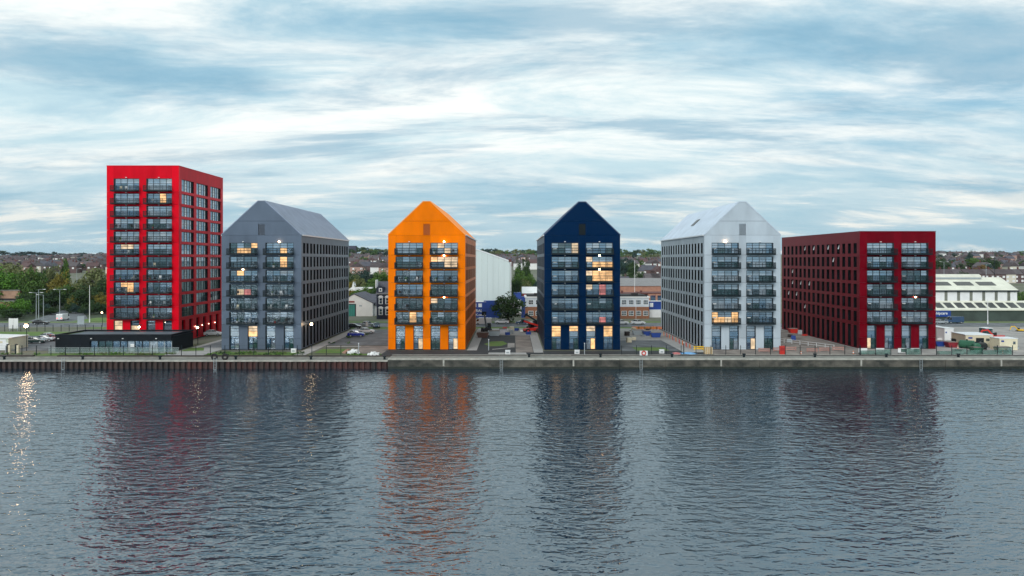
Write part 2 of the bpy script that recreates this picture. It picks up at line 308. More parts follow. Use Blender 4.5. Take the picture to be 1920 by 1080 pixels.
# ================================================================== APARTMENT BLOCKS
U = [(.095, .452), (.548, .905)]; UG = [(.096, .221), (.327, .450), (.551, .675), (.780, .904)]
def pick(lit_code, default=None):
    return {'o': G_LIT, 'p': G_LITP, 'r': G_LITR}.get(lit_code)
def block(label, px0, px1, D, Lg, floors, wallm, roofm, side, eave=24.95, ridge=None, lit={}, litg={}, lamps=(), top_extra=0., bias='mix', stickers=False, tower=False):
    if stickers: bias = 'bright'
    x0, x1 = X(px0, D), X(px1, D); W = x1-x0
    root = empty('apartment_building', ((x0+x1)/2, D, 0), label, 'building', 'six coloured apartment blocks along the quay')
    bc = [tuple(wallm.node_tree.nodes['Mix'].inputs[i_].default_value)[:3] for i_ in (6, 7)]; avg = tuple((p_+q_)/2 for p_, q_ in zip(*bc)); st = tuple(wallm.node_tree.nodes['Principled BSDF'].inputs['Specular Tint'].default_value)[:3]
    wv = [wallm, wallm, tinted(wallmat(wallm.name+' weathered', tuple(c_*.86 for c_ in avg), .48, .18), st), tinted(wallmat(wallm.name+' fresh', tuple(min(1, c_*1.08) for c_ in avg), .36, .10), st)]
    h = W/2; T = .5; sgn = 1 if side == 'right' else -1
    def ux(f): return -h+f*W
    tops = [5.3+3*k for k in range(floors)]
    if tower: tops[-1] += .5
    bots = [.18]+[5.3+3*k-2.35 for k in range(1, floors)]
    # structural core, hidden side and back
    MB().box(-h+T+.02, h-T-.02, T+.02, Lg-T, .0, eave-.3).build('core', CORE, root)
    MB().box(*((-h, -h+T) if side == 'right' else (h-T, h)), T+.003, Lg, .1, eave-.003).build('rear_wall', wallm, root)
    MB().box(-h+T+.003, h-T-.003, Lg-T+.003, Lg, .1, eave-.003).build('rear_wall', wallm, root)
    MB().box(-h+.06, h-.06, .06, Lg-.06, -.1, .17).build('plinth', CORE, root)
    J = .05
    # front cladding, storey by storey
    for k in range(floors):
        zj0 = .18 if k == 0 else bots[k]-.3
        zj1 = (bots[k+1]-.3 if k < floors-1 else eave)
        for f0, f1 in ((0, U[0][0]), (U[0][1], U[1][0]), (U[1][1], 1)):
            e0 = 0 if f0 == 0 else 0; 
            if k == 0:
                bpiece('wall_panel', random.choice(wv), root, ux(f0), ux(f1), 0, T, zj0, 2.62-J/2); zz = 2.62+J/2
            else: zz = zj0+J/2
            bpiece('wall_panel', random.choice(wv), root, ux(f0), ux(f1), 0, T, zz, zj1-J/2)
        for bi, (f0, f1) in enumerate(U):
            if k < floors-1: bpiece('spandrel_panel', random.choice(wv), root, ux(f0)+.004, ux(f1)-.004, .004, T, tops[k], bots[k+1])
            else: bpiece('spandrel_panel', random.choice(wv), root, ux(f0)+.004, ux(f1)-.004, .004, T, tops[k], eave-J/2)
            if k == 0:
                a, c = UG[2*bi][1], UG[2*bi+1][0]
                bpiece('wall_panel', random.choice(wv), root, ux(a), ux(c), .002, T, .18, 5.3-.004)
    # balcony bays
    bw = (U[0][1]-U[0][0])*W
    key = (round(bw, 2),)
    fr = MB(); rr = []
    def frame(wd, ht, cols, rows, dep=.46):
        m = MB(); m.box(0, .09, .03, dep, 0, ht).box(wd-.09, wd, .03, dep, 0, ht).box(.09, wd-.09, .03, dep, ht-.09, ht).box(.09, wd-.09, .03, dep, 0, .09)
        for c in cols: m.box(c-.045, c+.045, .33, dep, .09, ht-.09)
        for r in rows: m.box(.09, wd-.09, .345, dep-.01, r-.04, r+.04)
        return m.mesh('frame')
    fmesh = {}
    def bay_window(k, bi):
        ht = tops[k]-bots[k]; ck = round(ht, 2)
        cols = [bw*.25, bw*.5, bw*.75]; split = ht-1.12
        if ck not in fmesh: fmesh[ck] = frame(bw, ht, cols, [split, ht-.56, split*.55])
        wn = empty('window', (ux(U[bi][0]), 0, bots[k])); wn.parent = root
        put('frame', fmesh[ck], DARKF, wn)
        code = lit.get((k, bi), '')
        br = bias == 'bright' or tops[k] > 22  # top storeys and bright blocks favour panes with sky reflection painted in
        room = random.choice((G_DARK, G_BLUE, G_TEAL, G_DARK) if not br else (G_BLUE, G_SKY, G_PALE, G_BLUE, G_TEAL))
        for c in range(4):
            xa = .09 if c == 0 else cols[c-1]+.045; xb = bw-.09 if c == 3 else cols[c]-.045
            for r, (za, zb) in enumerate(((.09, split-.03), (split+.03, ht-.09))):
                ch = code[c*2+r] if len(code) > c*2+r else '.'
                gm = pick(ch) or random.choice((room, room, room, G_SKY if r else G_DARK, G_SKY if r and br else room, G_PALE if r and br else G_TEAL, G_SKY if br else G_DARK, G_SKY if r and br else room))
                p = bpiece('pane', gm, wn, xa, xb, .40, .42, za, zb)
                p.rotation_euler = (random.gauss(0, .012), 0, random.gauss(0, .010))
        if stickers: bpiece('paper_notice', WHITEP, wn, .42, 1.12, .385, .397, 1.0, 1.22)
        return wn
    # balcony mesh parts (projecting 1.5 m)
    pj = 1.5; rl = MB(); rl.box(0, bw, -pj, -pj+.05, 1.04, 1.10).box(0, .05, -pj+.05, 0, 1.04, 1.10).box(bw-.05, bw, -pj+.05, 0, 1.04, 1.10).box(0, bw, -pj, -pj+.04, .06, .11).box(.0, bw, -pj+.005, -pj+.035, .55, .585)
    for i in range(5): rl.box(bw*i/4-(.06 if i == 4 else 0), bw*i/4+(.06 if i < 4 else 0), -pj-.004, -pj+.06, 0, 1.035)
    brs = MB(); n_b = int(bw/.15)
    for i in range(1, n_b): brs.box(bw*i/n_b-.011, bw*i/n_b+.011, -pj+.008, -pj+.032, .11, 1.04)
    for s_ in (.012, bw-.036):
        for i in range(1, 11): brs.box(s_, s_+.024, -pj+.05+i*.13, -pj+.074+i*.13, .0, 1.04)
    slab = MB().box(0, bw, -pj, -.004, -.28, -.0).mesh('slab'); rlm = rl.mesh('rail'); brm = brs.mesh('balusters')
    lampm = MB().box(-.16, .16, -.22, 0, -.07, .07).mesh('lamp')
    for k in range(1, floors):
        for bi in range(2):
            bay_window(k, bi)
            bl = empty('balcony', (ux(U[bi][0]), 0, bots[k])); bl.parent = root
            put('slab', slab, BLACK, bl); put('rail', rlm, BLACK, bl); put('railing_bars', brm, BLACK, bl, kind='stuff')
            on = (k, bi) in lamps
            put('wall_lamp', MB().add(*ball(.2)).mesh('lamp') if on else lampm,
                LAMP if on else LAMPO, root, (ux((U[bi][0]+U[bi][1])/2), -.24 if on else 0, tops[k]+.22))
    # ground floor shopfront windows
    for i, (f0, f1) in enumerate(UG):
        wd = (f1-f0)*W; ht = 5.3-.18
        wn = empty('window', (ux(f0), 0, .18)); wn.parent = root
        kk = ('g',)
        if kk not in fmesh: fmesh[kk] = frame((UG[0][1]-UG[0][0])*W, ht, [], [2.35, 2.75, 3.9, 4.5])
        put('frame', fmesh[kk], DARKF, wn)
        bpiece('mullion', DARKF, wn, wd/2-.05, wd/2+.05, .34, .46, .09, 2.32)
        code = litg.get(i, '....')
        for r, (xa, xb, za, zb) in enumerate(((.09, wd/2-.05, .09, 2.32), (wd/2+.05, wd-.09, .09, 2.32), (.09, wd-.09, 2.78, 3.87), (.09, wd-.09, 3.93, ht-.09))):
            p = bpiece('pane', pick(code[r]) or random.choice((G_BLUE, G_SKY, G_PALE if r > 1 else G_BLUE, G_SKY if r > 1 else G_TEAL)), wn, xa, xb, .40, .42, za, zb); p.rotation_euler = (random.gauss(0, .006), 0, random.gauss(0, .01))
        bpiece('door_panel', G_BLUE, wn, .09, wd-.09, .405, .425, 2.38, 2.72)
    # the long side in view
    sx0, sx1 = (h-T, h) if side == 'right' else (-h, -h+T)
    gx0, gx1 = (h-T+.06, h-T+.09) if side == 'right' else (-h+T-.09, -h+T-.06)
    fx0, fx1 = (h-T+.02, h-.06) if side == 'right' else (-h+.06, -h+T-.02)
    if not tower:
        sw = {}; ow = 1.38; n_w = 16; mg = 1.3; pit = (Lg-2*mg-ow)/(n_w-1)
        rows = [(.35, 5.2)]+[(5.3+3*k-2.3, 5.3+3*k) for k in range(1, floors)]
        zl = .18
        for k, (za, zb) in enumerate(rows):
            if za-zl > .05: bpiece('spandrel_panel', random.choice(wv), root, sx0, sx1, T+.004, Lg, zl+J/2, za)
            zl = zb
            ya = T+.004
            for i in range(n_w+1):
                yb = mg+i*pit if i < n_w else Lg
                bpiece('pier', random.choice(wv), root, sx0+.002, sx1-.002, ya, yb, za+.001, zb-.001)
                ya = yb+ow
                if i < n_w:
                    sk_ = round(zb-za, 2)
                    if sk_ not in sw: 
                        m_ = MB(); ht_ = zb-za; q0, q1 = (.03, .44) if side == 'right' else (-.44, -.03); e0, e1 = (0, .03) if side == 'right' else (-.03, 0)
                        m_.box(e0, e1, 0, ow, 0, ht_).box(q0, q1, .002, .07, .002, ht_-.002, 1).box(q0, q1, ow-.07, ow-.002, .002, ht_-.002, 1).box(q0, q1, .07, ow-.07, ht_-.07, ht_-.002, 1).box(q0, q1-.2 if side == 'right' else q1, .07, ow-.07, .002, .05, 1)
                        sw[sk_] = m_.mesh('side_window')
                    put('side_window', sw[sk_], [random.choice((G_BLACK, G_BLACK, G_DARK)), LINING], root, (gx0 if side == 'right' else gx1, yb, za))
        bpiece('spandrel_panel', random.choice(wv), root, sx0, sx1, T+.004, Lg, zl, eave-.003)
        if stickers and side == 'left' and roofm is None:      # tilted open vents
            for (k, i) in ((6,3),(6,5),(6,8),(6,10),(5,4),(4,13),(3,9),(3,11),(3,13),(2,12),(2,14),(1,10)):
                p = bpiece('open_vent', G_WHITE, root, -h+.10, -h+.13, mg+i*pit+.75, mg+i*pit+1.25, rows[k][0]+1.1, rows[k][1]-.15); p.rotation_euler = (0, R(14), 0)  # white pane colour paints the sky glint on the vents
    else:
        bays = [(1.4, 7.7), (9.0, 15.5), (16.9, 23.2)]
        zl = .18
        gops = [(1.5+i*3.72, 3.2+i*3.72) for i in range(6)]
        rows = [(.35, 5.2)]+[(bots[k], tops[k]) for k in range(1, floors)]
        for k, (za, zb) in enumerate(rows):
            if za-zl > .05: bpiece('spandrel_panel', random.choice(wv), root, sx0, sx1, T+.004, Lg, zl+J/2, za)
            zl = zb; ops = gops if k == 0 else bays; ya = T+.004
            for i, (oa, ob) in enumerate(ops+[(Lg, Lg)]):
                bpiece('pier', random.choice(wv), root, sx0+.002, sx1-.002, ya, oa, za+.001, zb-.001)
                if k == 0 and 1 < i < 6:
                    MB().add(*ball(.12)).build('wall_lamp', LAMPU, root, (sx1+.14, oa-.8, 3.1))
                if ob > oa:
                    if k == 0: bpiece('side_window', G_BLACK, root, gx0, gx1, oa, ob, za, zb)
                    else:
                        wn = empty('window', (gx0, oa, za)); wn.parent = root; wd = ob-oa; ht = zb-za
                        cuts = [0, .09, .33, .52, .76, .88, 1]
                        fkey = ('s', round(ht, 2), round(wd, 2))
                        if fkey not in fmesh:
                            m = MB(); dx = .12
                            for c_ in cuts[1:-1]: m.box(-.01, dx, c_*wd-.04, c_*wd+.04, .05, ht-.05)
                            m.box(-.01, dx, 0, wd, 0, .06).box(-.01, dx, 0, wd, ht-.06, ht).box(-.01, dx+.2, wd-.08, wd, .06, ht-.06).box(-.01, dx-.02, 0, wd, ht*.5-.03, ht*.5+.03).box(-.01, dx-.02, .33*wd, .52*wd, ht*.25-.03, ht*.25+.03).box(-.01, dx-.02, .33*wd, .52*wd, ht*.75-.03, ht*.75+.03)
                            fmesh[fkey] = m.mesh('frame')
                        put('frame', fmesh[fkey], DARKF, wn)
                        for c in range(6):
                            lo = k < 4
                            gm = (G_TEAL if lo else (G_WHITE if c in (0, 2, 4) else (G_DARK if c == 5 else G_BLUE)))  # reflections painted as pane colour: white and blue higher up, teal low down
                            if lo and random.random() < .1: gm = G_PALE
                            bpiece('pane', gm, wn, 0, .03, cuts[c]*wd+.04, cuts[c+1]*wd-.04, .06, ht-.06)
                ya = ob
        bpiece('spandrel_panel', random.choice(wv), root, sx0, sx1, T+.004, Lg, zl, eave-.003)
    # roof
    if ridge:
        rw = .7
        def hx(z): return h-(h-rw)*(z-eave)/(ridge-eave)
        zs = 28.0; vz0, vz1, vw = eave+.02, 27.4, .72
        for s_ in (-1, 1):
            MB().prism([(s_*h, eave+.005), (s_*(vw+.0), eave+.005), (s_*vw, zs-J/2), (s_*hx(zs-J/2), zs-J/2)], 0, T).build('gable_panel', wallm, root)
        MB().box(-vw+.003, vw-.003, .003, T, vz1, zs-J/2).build('gable_panel', wallm, root)
        MB().prism([(-hx(zs+J/2), zs+J/2), (hx(zs+J/2), zs+J/2), (rw, ridge), (-rw, ridge)], 0, T).build('gable_panel', wallm, root)
        lv = MB(); 
        for i in range(14): lv.box(-vw+.02, vw-.02, .10+.0, .20, vz0+.05+i*.165, vz0+.15+i*.165)
        lo = MB().box(-vw+.004, vw-.004, .22, .3, vz0+.01, vz1-.004).build('louvre_vent', roofm if wallm in (W_WHITE, W_GREY) else (CORE if wallm is W_NAVY else wallm), root); lv.build('louvre_slats', BLACK if wallm is W_NAVY else MATS.get('l_'+wallm.name) or pmat('l_'+wallm.name, tuple(.45*c for c in {'W': (.3,.36,.42)}.get('x', [v for v in wallm.node_tree.nodes['Mix'].inputs[6].default_value][:3])), .6, .1), lo, (0, 0, 0))
        MB().prism([(-h+.05, eave+.02), (h-.05, eave+.02), (rw, ridge-.02), (-rw, ridge-.02)], Lg-T, Lg).build('rear_gable', wallm, root)
        dxn, dzn = (ridge-eave), (h-rw); ln = math.hypot(dxn, dzn); ex, ez = dxn/ln*.16, dzn/ln*.16
        for s_ in (-1, 1):
            rf = MB().prism([(s_*h, eave+.01), (s_*(h+ex), eave+ez), (s_*(rw+ex*.4), ridge+.16), (s_*rw, ridge+.01)], -.04, Lg+.04).build('roof', roofm, root)
            sm = MB(); n_s = int(Lg/1.3)
            for i in range(n_s+1):
                y = Lg*i/n_s*.995
                sm.prism([(s_*(h+ex), eave+ez), (s_*(h+ex*1.25), eave+ez*1.25), (s_*(rw+ex*.75), ridge+.21), (s_*(rw+ex*.4), ridge+.16)], y, y+.07)
            sm.build('standing_seams', roofm, rf)['kind'] = 'stuff'
            MB().box(*sorted((s_*(h-.02), s_*(h+.26))), .35, Lg+.05, eave-.12, eave+.14).build('gutter', TRIM, root)
        MB().box(-rw, rw, -.04, Lg+.04, ridge+.02, ridge+.165).build('ridge_cap', roofm, root)
        if side == 'left' and wallm is W_WHITE:
            a = math.atan2(ridge-eave, h-rw); f = .52
            v_ = MB().box(-1.1, 1.1, 0, 2.6, 0, .12).build('roof_light', SKYL, root, (-h+(h-rw)*f-.12, 20, eave+(ridge-eave)*f+.12)); v_.rotation_euler = (0, -a, 0)
    else:
        MB().box(-h-.04, h+.04, -.04, Lg+.04, eave+.002, eave+.12).build('parapet_cap', wallm, root)
    if wallm is W_GREY:     # lit lamp on a bracket at the near end of the long side
        MB().box(h, h+1.2, 3.0, 3.1, 5.6, 5.7).build('lamp_bracket', BLACK, root)
        MB().add(*ball(.27)).build('wall_lamp', LAMPW, root, (h+1.3, 3.05, 5.36))
    return root
block('tall bright red apartment tower with flat roof behind the low dark pavilion', 200, 335.3, 161, 24.6, 12, W_RED, None, 'right', eave=41.75, tower=True,
      lit={(6, 0): '...p.p..', (3, 0): '...ooo..', (10, 1): '....oo..'}, litg={0: 'pppp', 1: '..p.'})
block('blue grey gabled apartment block beside the red tower', 415.4, 565, 148, 43, 7, W_GREY, R_GREY, 'right', ridge=32.3,
      lit={(6, 0): '..o.o..o', (6, 1): '....o...', (5, 1): '....oo..', (4, 0): '...o....', (3, 0): '..p.r...'}, litg={1: '..op'}, lamps={(6, 1), (4, 0)})
block('bright orange gabled apartment block', 727.8, 872.4, 148, 43, 7, W_ORANGE, R_ORANGE, 'right', ridge=32.2,
      lit={(6, 1): '...pp...', (5, 1): '.o.ppppp', (4, 1): '........', (2, 1): '.p......', (1, 0): '....oo..'}, litg={1: '.p..', 3: '.p..'}, lamps={(6, 1), (5, 1), (2, 1)})
block('dark navy gabled apartment block with warm lit windows', 1020.5, 1162.7, 148, 43, 7, W_NAVY, R_NAVY, 'left', ridge=32.1,
      lit={(6, 0): '......pp', (5, 1): '.po.o.o.', (4, 1): '.poooooo', (3, 1): '.p..rr..', (1, 1): '....r...'}, litg={0: '..oo', 1: '...o', 2: '.o.p', 3: '..oo'}, lamps={(5, 1), (4, 1)}, stickers=True)
block('pale grey white gabled apartment block', 1320.7, 1463.7, 148, 43, 7, W_WHITE, R_WHITE, 'left', ridge=32.1, lit={(1, 0): 'ooo.p.oo'}, litg={2: '.p..'}, lamps={(6, 0)}, stickers=True)
block('dark red flat roofed apartment block beside the building site', 1612, 1754.5, 149, 43, 7, W_DRED, None, 'left', eave=25.75, litg={0: 'p...'}, lamps={(2, 1)}, stickers=True)

# ================================================================== VEGETATION
from mathutils import Vector
def crown_mesh(nclump, nleaf, size, seed, conical=False, flat=1.):
    rd = random.Random(seed); m = MB()
    for c in range(nclump):
        while True:
            p = Vector((rd.uniform(-1, 1), rd.uniform(-1, 1), rd.uniform(-1, 1)))
            if .25 < p.length < 1: break
        p = p*(.55+.38*rd.random())
        cr = rd.uniform(.17, .34)
        if conical: k = (1-(p.z+1)/2*.8); p.x *= k*.9; p.y *= k*.9
        for i in range(nleaf):
            d = Vector((rd.gauss(0, 1), rd.gauss(0, 1), rd.gauss(0, 1)*.8)).normalized()
            q = p+d*cr*(rd.random()**.4)
            a = (d*.8+Vector((rd.gauss(0, .5), rd.gauss(0, .5), rd.gauss(0, .5)+.3))).normalized(); t1 = a.orthogonal().normalized(); t2 = a.cross(t1)
            s = size*rd.uniform(.6, 1.5); e = rd.uniform(.5, 1)
            c0 = math.cos(i*1.7); s0 = math.sin(i*1.7); b1 = (t1*c0+t2*s0)*s; b2 = (t2*c0-t1*s0)*s*e
            m.add([q-b1, q-b2*.8, q+b1, q+b2], [(0, 1, 2, 3)])
    me = bpy.data.meshes.new('crown'); me.from_pydata(m.v, [], m.f); me.update()
    return me
def trunk_mesh(seed):
    rd = random.Random(seed); m = MB(); m.tube((0, 0, 0), (.02, .01, .55), .05, .03, 7)
    for i in range(6):
        a = i*1.05+rd.random(); z = rd.uniform(.3, .55); m.tube((.01, .01, z), (.24*math.cos(a), .24*math.sin(a), z+rd.uniform(.15, .3)), .02, .007, 5)
    return m.mesh('trunk')
CR = [crown_mesh(64, 62, .046, s) for s in (1, 2, 3)]; CRC = crown_mesh(70, 50, .05, 9, True); CRF = [crown_mesh(22, 26, .11, s) for s in (21, 22)]; TRK = [trunk_mesh(s) for s in (1, 2)]
ADJ = {'dark': 'dark green', 'green': 'mid green', 'bright': 'bright green', 'olive': 'pale olive', 'yellow': 'yellowing', 'blue': 'blue green', 'rust': 'russet'}
def tree(px, D, topy, wpx, kind, label, group, con=False, far=False, base=None, name='tree', bushy=False):
    x = X(px, D); z0 = th(D, x) if base is None else base; H = max(1.2, Z(topy, D)-z0); wd = wpx*D/FPX
    r = empty(name, (x, D, z0), label, 'tree' if not bushy else 'shrub', group, random.uniform(0, 6.28))
    lo = .0 if (bushy or con) else .04
    t_ = put('trunk', random.choice(TRK), BARK, r); t_.scale = (wd*.6, wd*.6, H)
    c = put('crown', CRC if con else random.choice(CRF if far else CR), LEAF[kind], r); ch = H*(1-lo)/2/.98
    c.location = (0, 0, H-ch*.96); c.scale = (wd/2/.95, wd/2/.95, ch)
    return r
G1 = 'trees in the wood beside the road'
for px, D, ty, wp, k, l in ((14, 330, 486, 120, 'olive', 'broad pale olive tree above the brick wall'), (6, 275, 504, 66, 'bright', 'rounded bright green tree right behind the brick wall'), (38, 300, 497, 70, 'olive', 'pale olive tree between the wall and the dark green poplars'),
    (60, 275, 493, 52, 'green', 'tall dappled green tree rising behind the double headed lamp posts'), (84, 290, 497, 46, 'dark', 'dark green tree wedged between two lighter trees'), (98, 285, 495, 44, 'olive', 'olive tree with ragged top left of the yellowing tree'), (112, 278, 506, 46, 'yellow', 'yellowing tree behind the middle street lamp'),
    (180, 280, 495, 80, 'olive', 'wide pale olive tree right beside the red tower'), (156, 290, 520, 60, 'green', 'green tree behind the tall white mast'), (190, 262, 549, 34, 'yellow', 'small yellow brown tree at the foot of the red tower'), (136, 258, 556, 26, 'yellow', 'small yellow brown tree at the bend of the road'),
    (162, 262, 533, 62, 'dark', 'dark tree behind the white mast'), (104, 268, 538, 60, 'dark', 'dark tree behind the middle street lamp'), (72, 262, 545, 60, 'dark', 'dark tree behind the paired street lamps'), (45, 258, 550, 40, 'dark', 'dark tree at the end of the brick wall'), (126, 272, 528, 50, 'green', 'green tree overhanging the rising road'), (200, 270, 520, 50, 'dark', 'dark green tree partly hidden by the red tower')):
    tree(px, D, ty, wp, k, l, G1)
tree(124, 305, 481, 30, 'green', 'tall pointed green conifer standing above the wood', G1, con=True); tree(117, 305, 496, 26, 'dark', 'dark pointed conifer beside the tallest conifer', G1, con=True)
for px, D, ty, wp, l in ((8, 232, 562, 60, 'bright green shrub below the brick wall'), (40, 236, 556, 40, 'bright green shrub at the end of the brick wall'), (24, 226, 576, 50, 'dark green shrub at the roadside below the wall')):
    tree(px, D, ty, wp, 'bright' if 'bright' in l else 'dark', l, 'roadside shrubs below the brick wall', bushy=True, name='shrub')
for i, px in enumerate((44, 52, 62, 70, 80, 88, 96, 132, 142, 150, 158, 168, 176, 186, 196, 206)):
    k = random.choice(('dark', 'dark', 'green', 'blue'))
    tree(px, random.uniform(244, 252), random.uniform(563, 576), random.uniform(20, 32), k, ADJ[k]+' undergrowth bush at the edge of the wood', 'bushes at the edge of the wood', bushy=True, name='shrub')
G2 = 'trees behind the white workshop'
for px, D, ty, wp, k, l in ((660, 350, 505, 40, 'dark', 'dark tree highest up behind the blue grey block'), (684, 360, 503, 46, 'blue', 'blue green tree below the pink hillside houses'), (715, 360, 505, 50, 'green', 'green tree by the edge of the orange block'), (672, 320, 518, 44, 'olive', 'olive tree in the middle of the wood'), (700, 320, 520, 50, 'green', 'dappled green tree in the middle of the wood'),
    (722, 310, 524, 40, 'dark', 'dark tree against the orange block'), (658, 300, 524, 30, 'yellow', 'yellowing tree against the blue grey block'), (682, 290, 535, 44, 'green', 'green tree over the white workshop roof'), (708, 285, 532, 40, 'dark', 'dark tree behind the dormer of the navy house'), (690, 268, 550, 24, 'rust', 'small russet tree behind the workshop'), (665, 268, 545, 24, 'green', 'small green tree beside the white caravan'), (640, 310, 510, 50, 'dark', 'dark tree half hidden by the blue grey block')):
    tree(px, D, ty, wp, k, l, G2)
G3 = 'trees beyond the big shed'
for px, D, ty, wp, k, l in ((973, 340, 484, 20, 'dark', 'narrow dark tree rising above the shed gutter'), (988, 345, 481, 18, 'dark', 'pointed dark tree in front of the far roofs'), (975, 325, 502, 40, 'green', 'green tree close to the edge of the pale shed'), (994, 320, 508, 34, 'green', 'green tree beside the white roofed house'), (970, 300, 520, 34, 'dark', 'dark tree against the pale shed'), (988, 295, 522, 34, 'olive', 'rounded olive tree in the middle of the group'), (1006, 300, 522, 26, 'blue', 'blue green tree against the navy block')):
    tree(px, D, ty, wp, k, l, G3)
tree(953, 213, 549, 80, 'dark', 'wide rounded dark tree on the verge in front of the blue containers', None, bushy=True)
G4 = 'trees among the hillside houses'
for px, D, ty, wp, k, l in ((1172, 480, 479, 40, 'blue', 'grey green round tree beside the navy block'), (1186, 465, 488, 26, 'dark', 'dark tree beside the tall white mast'), (1178, 420, 510, 34, 'dark', 'dark hedge tree below the grey roofs'), (1205, 430, 507, 26, 'dark', 'dark low tree left of the white houses'), (1825, 560, 481, 62, 'green', 'large broad green tree behind the brick houses'), (1856, 550, 482, 44, 'dark', 'dark green tree behind the brick houses'), (1842, 500, 494, 30, 'rust', 'russet tree in front of the large green tree'),
    (1764, 490, 480, 36, 'dark', 'dark green tree beside the dark red block'), (1806, 420, 509, 40, 'dark', 'low dark tree hiding the front of a brick house'), (1780, 415, 514, 30, 'dark', 'low dark hedge tree before the end house'), (1917, 262, 543, 26, 'green', 'green tree at the gable of the white roofed shed'), (1900, 300, 540, 26, 'dark', 'dark tree behind the shed gable'), (1818, 620, 468, 14, 'blue', 'tall thin crowned tree standing on the skyline'), (40, 600, 500, 30, 'dark', 'dark tree among the roofs above the wood'), (78, 640, 490, 24, 'blue', 'dark spreading tree among the far roofs')):
    tree(px, D, ty, wp, k, l, G4)
# skyline trees
GAPN = {-30: 'the wood left of the red tower', 640: 'the white workshop', 880: 'the big pale shed', 1145: 'the pink brick factory', 1740: 'the white roofed warehouse'}
gaps = ((-30, 215), (640, 745), (880, 1030), (1145, 1260), (1740, 1960))
for a, c in gaps:
    px = a
    while px < c:
        D = random.uniform(1380, 1500); hh = random.uniform(7, 13) if a < 600 or a > 1700 else random.uniform(11, 18)
        x = X(px, D); g0 = th(D, x); kk = random.choice(('blue', 'blue', 'dark')) if a < 600 else random.choice(('blue', 'dark', 'green', 'olive'))
        tree(px, D, HY-(g0+hh-CZ)*FPX/D, random.uniform(12, 26), kk, 'distant %s tree on the far ridge beyond %s' % (ADJ[kk], GAPN[a]), 'trees along the skyline', far=True)
        px += random.uniform(6, 11) if 600 < a < 1700 else random.uniform(7, 13)
for a, c in gaps[1:4]:
    for i in range(16):
        D = random.uniform(1150, 1330); px = random.uniform(a, c); x = X(px, D); hh = random.uniform(9, 15); kk = random.choice(('blue', 'dark', 'green', 'olive'))
        tree(px, D, HY-(th(D, x)+hh-CZ)*FPX/D, random.uniform(12, 22), kk, '%s tree on the wooded slope below the ridge, beyond %s' % (ADJ[kk], GAPN[a]), 'trees on the far slope', far=True)

# ================================================================== HOUSES ON THE HILL
def house_meshes(w_, d_, h_, r_):
    wl = MB().box(-w_/2, w_/2, 0, d_, -2, h_).mesh('wall')
    rf = MB().prism([(-.35, h_-.1), (d_/2, h_+r_), (d_+.35, h_-.1), (d_/2, h_-.05)], -w_/2-.2, w_/2+.2, 'x').mesh('roof')
    rg = MB().prism([(-w_/2-.35, h_-.1), (0, h_+r_), (w_/2+.35, h_-.1), (0, h_-.05)], -.3, d_+.3, 'y').mesh('roof')
    gb = MB().prism([(-w_/2, h_), (w_/2, h_), (0, h_+r_-.2)], .003, d_-.003, 'y').mesh('gable')
    chm = MB().box(-.45, .45, -.35, .35, -1.2, 1.5).box(-.3, -.1, -.1, .1, 1.5, 1.9).box(.1, .3, -.1, .1, 1.5, 1.9).mesh('chimney')
    win = MB().box(-.75, .75, -.07, .0, -.65, .65).mesh('window')
    return wl, rf, rg, gb, chm, win
HM = [house_meshes(8.5, 8, 5.2, 3.0), house_meshes(11, 8.5, 5.4, 3.4), house_meshes(7, 9, 5.6, 3.2)]
WC = ['brick', 'cream', 'white', 'pink']; RC = ['brown', 'slate', 'red', 'grey brown']
def house(x, D, v, wi, ri, gable, rz, label, group, det=False):
    wl, rf, rg, gb, chm, win = HM[v]; w_, d_, h_, r_ = ((8.5, 8, 5.2, 3.0), (11, 8.5, 5.4, 3.4), (7, 9, 5.6, 3.2))[v]
    r = empty('house', (x, D, th(D, x)), label, 'house', group, rz)
    put('wall', wl, WALLS[wi], r); ro = put('roof', rg if gable else rf, ROOFS[ri], r)
    if gable: put('gable', gb, WALLS[wi], r)
    put('chimney', chm, WALLS[0] if wi else BRICKD, ro, (w_*.3, d_/2 if not gable else d_*.7, h_+r_-.4) if not gable else (0, d_*.7, h_+r_-.1))
    if D < 900 or det:
        for sx in (-.27, .27):
            for z in ((1.3, 3.9) if det else (3.9,)): put('window', win, WHITEP, r, (sx*w_, 0, z))
    return r
rowsD = [540, 600, 665, 735, 810, 890, 975, 1060, 1150, 1250]
for a, c in gaps:
    for D in rowsD:
        if a in (640, 880, 1145) and (D > 1110 or D < 590): continue
        px = a+random.uniform(0, 10)
        while px < c:
            dd = D+random.uniform(-18, 18); v = random.choice((0, 1, 2)); wi = random.choice((0, 0, 0, 1, 2, 2, 3)); ri = random.choice((0, 0, 1, 2, 3, 3))
            gable = random.random() < .3
            house(X(px, dd), dd, v, wi, ri, gable, random.gauss(.0, .25), '%shouse, %s walls, %s roof, hillside beyond %s' % ('gabled ' if gable else '', WC[wi], RC[ri], GAPN[a]), 'houses on the far hillside')
            px += (10.5 if v == 1 else 8.5)*FPX/D*random.uniform(1.1, 2.5)
for a, c in gaps:
    for i in range(int((c-a)/5)):
        D = random.uniform(520, 1150); px = random.uniform(a, c); x = X(px, D); hh = random.uniform(6, 10); kk = random.choice(('blue', 'dark', 'dark', 'green'))
        tree(px, D, HY-(th(D, x)+hh-CZ)*FPX/D, random.uniform(7, 11)*FPX/D, kk, '%s garden tree among the hillside roofs beyond %s' % (ADJ[kk], GAPN[a]), 'garden trees on the hillside', far=True)
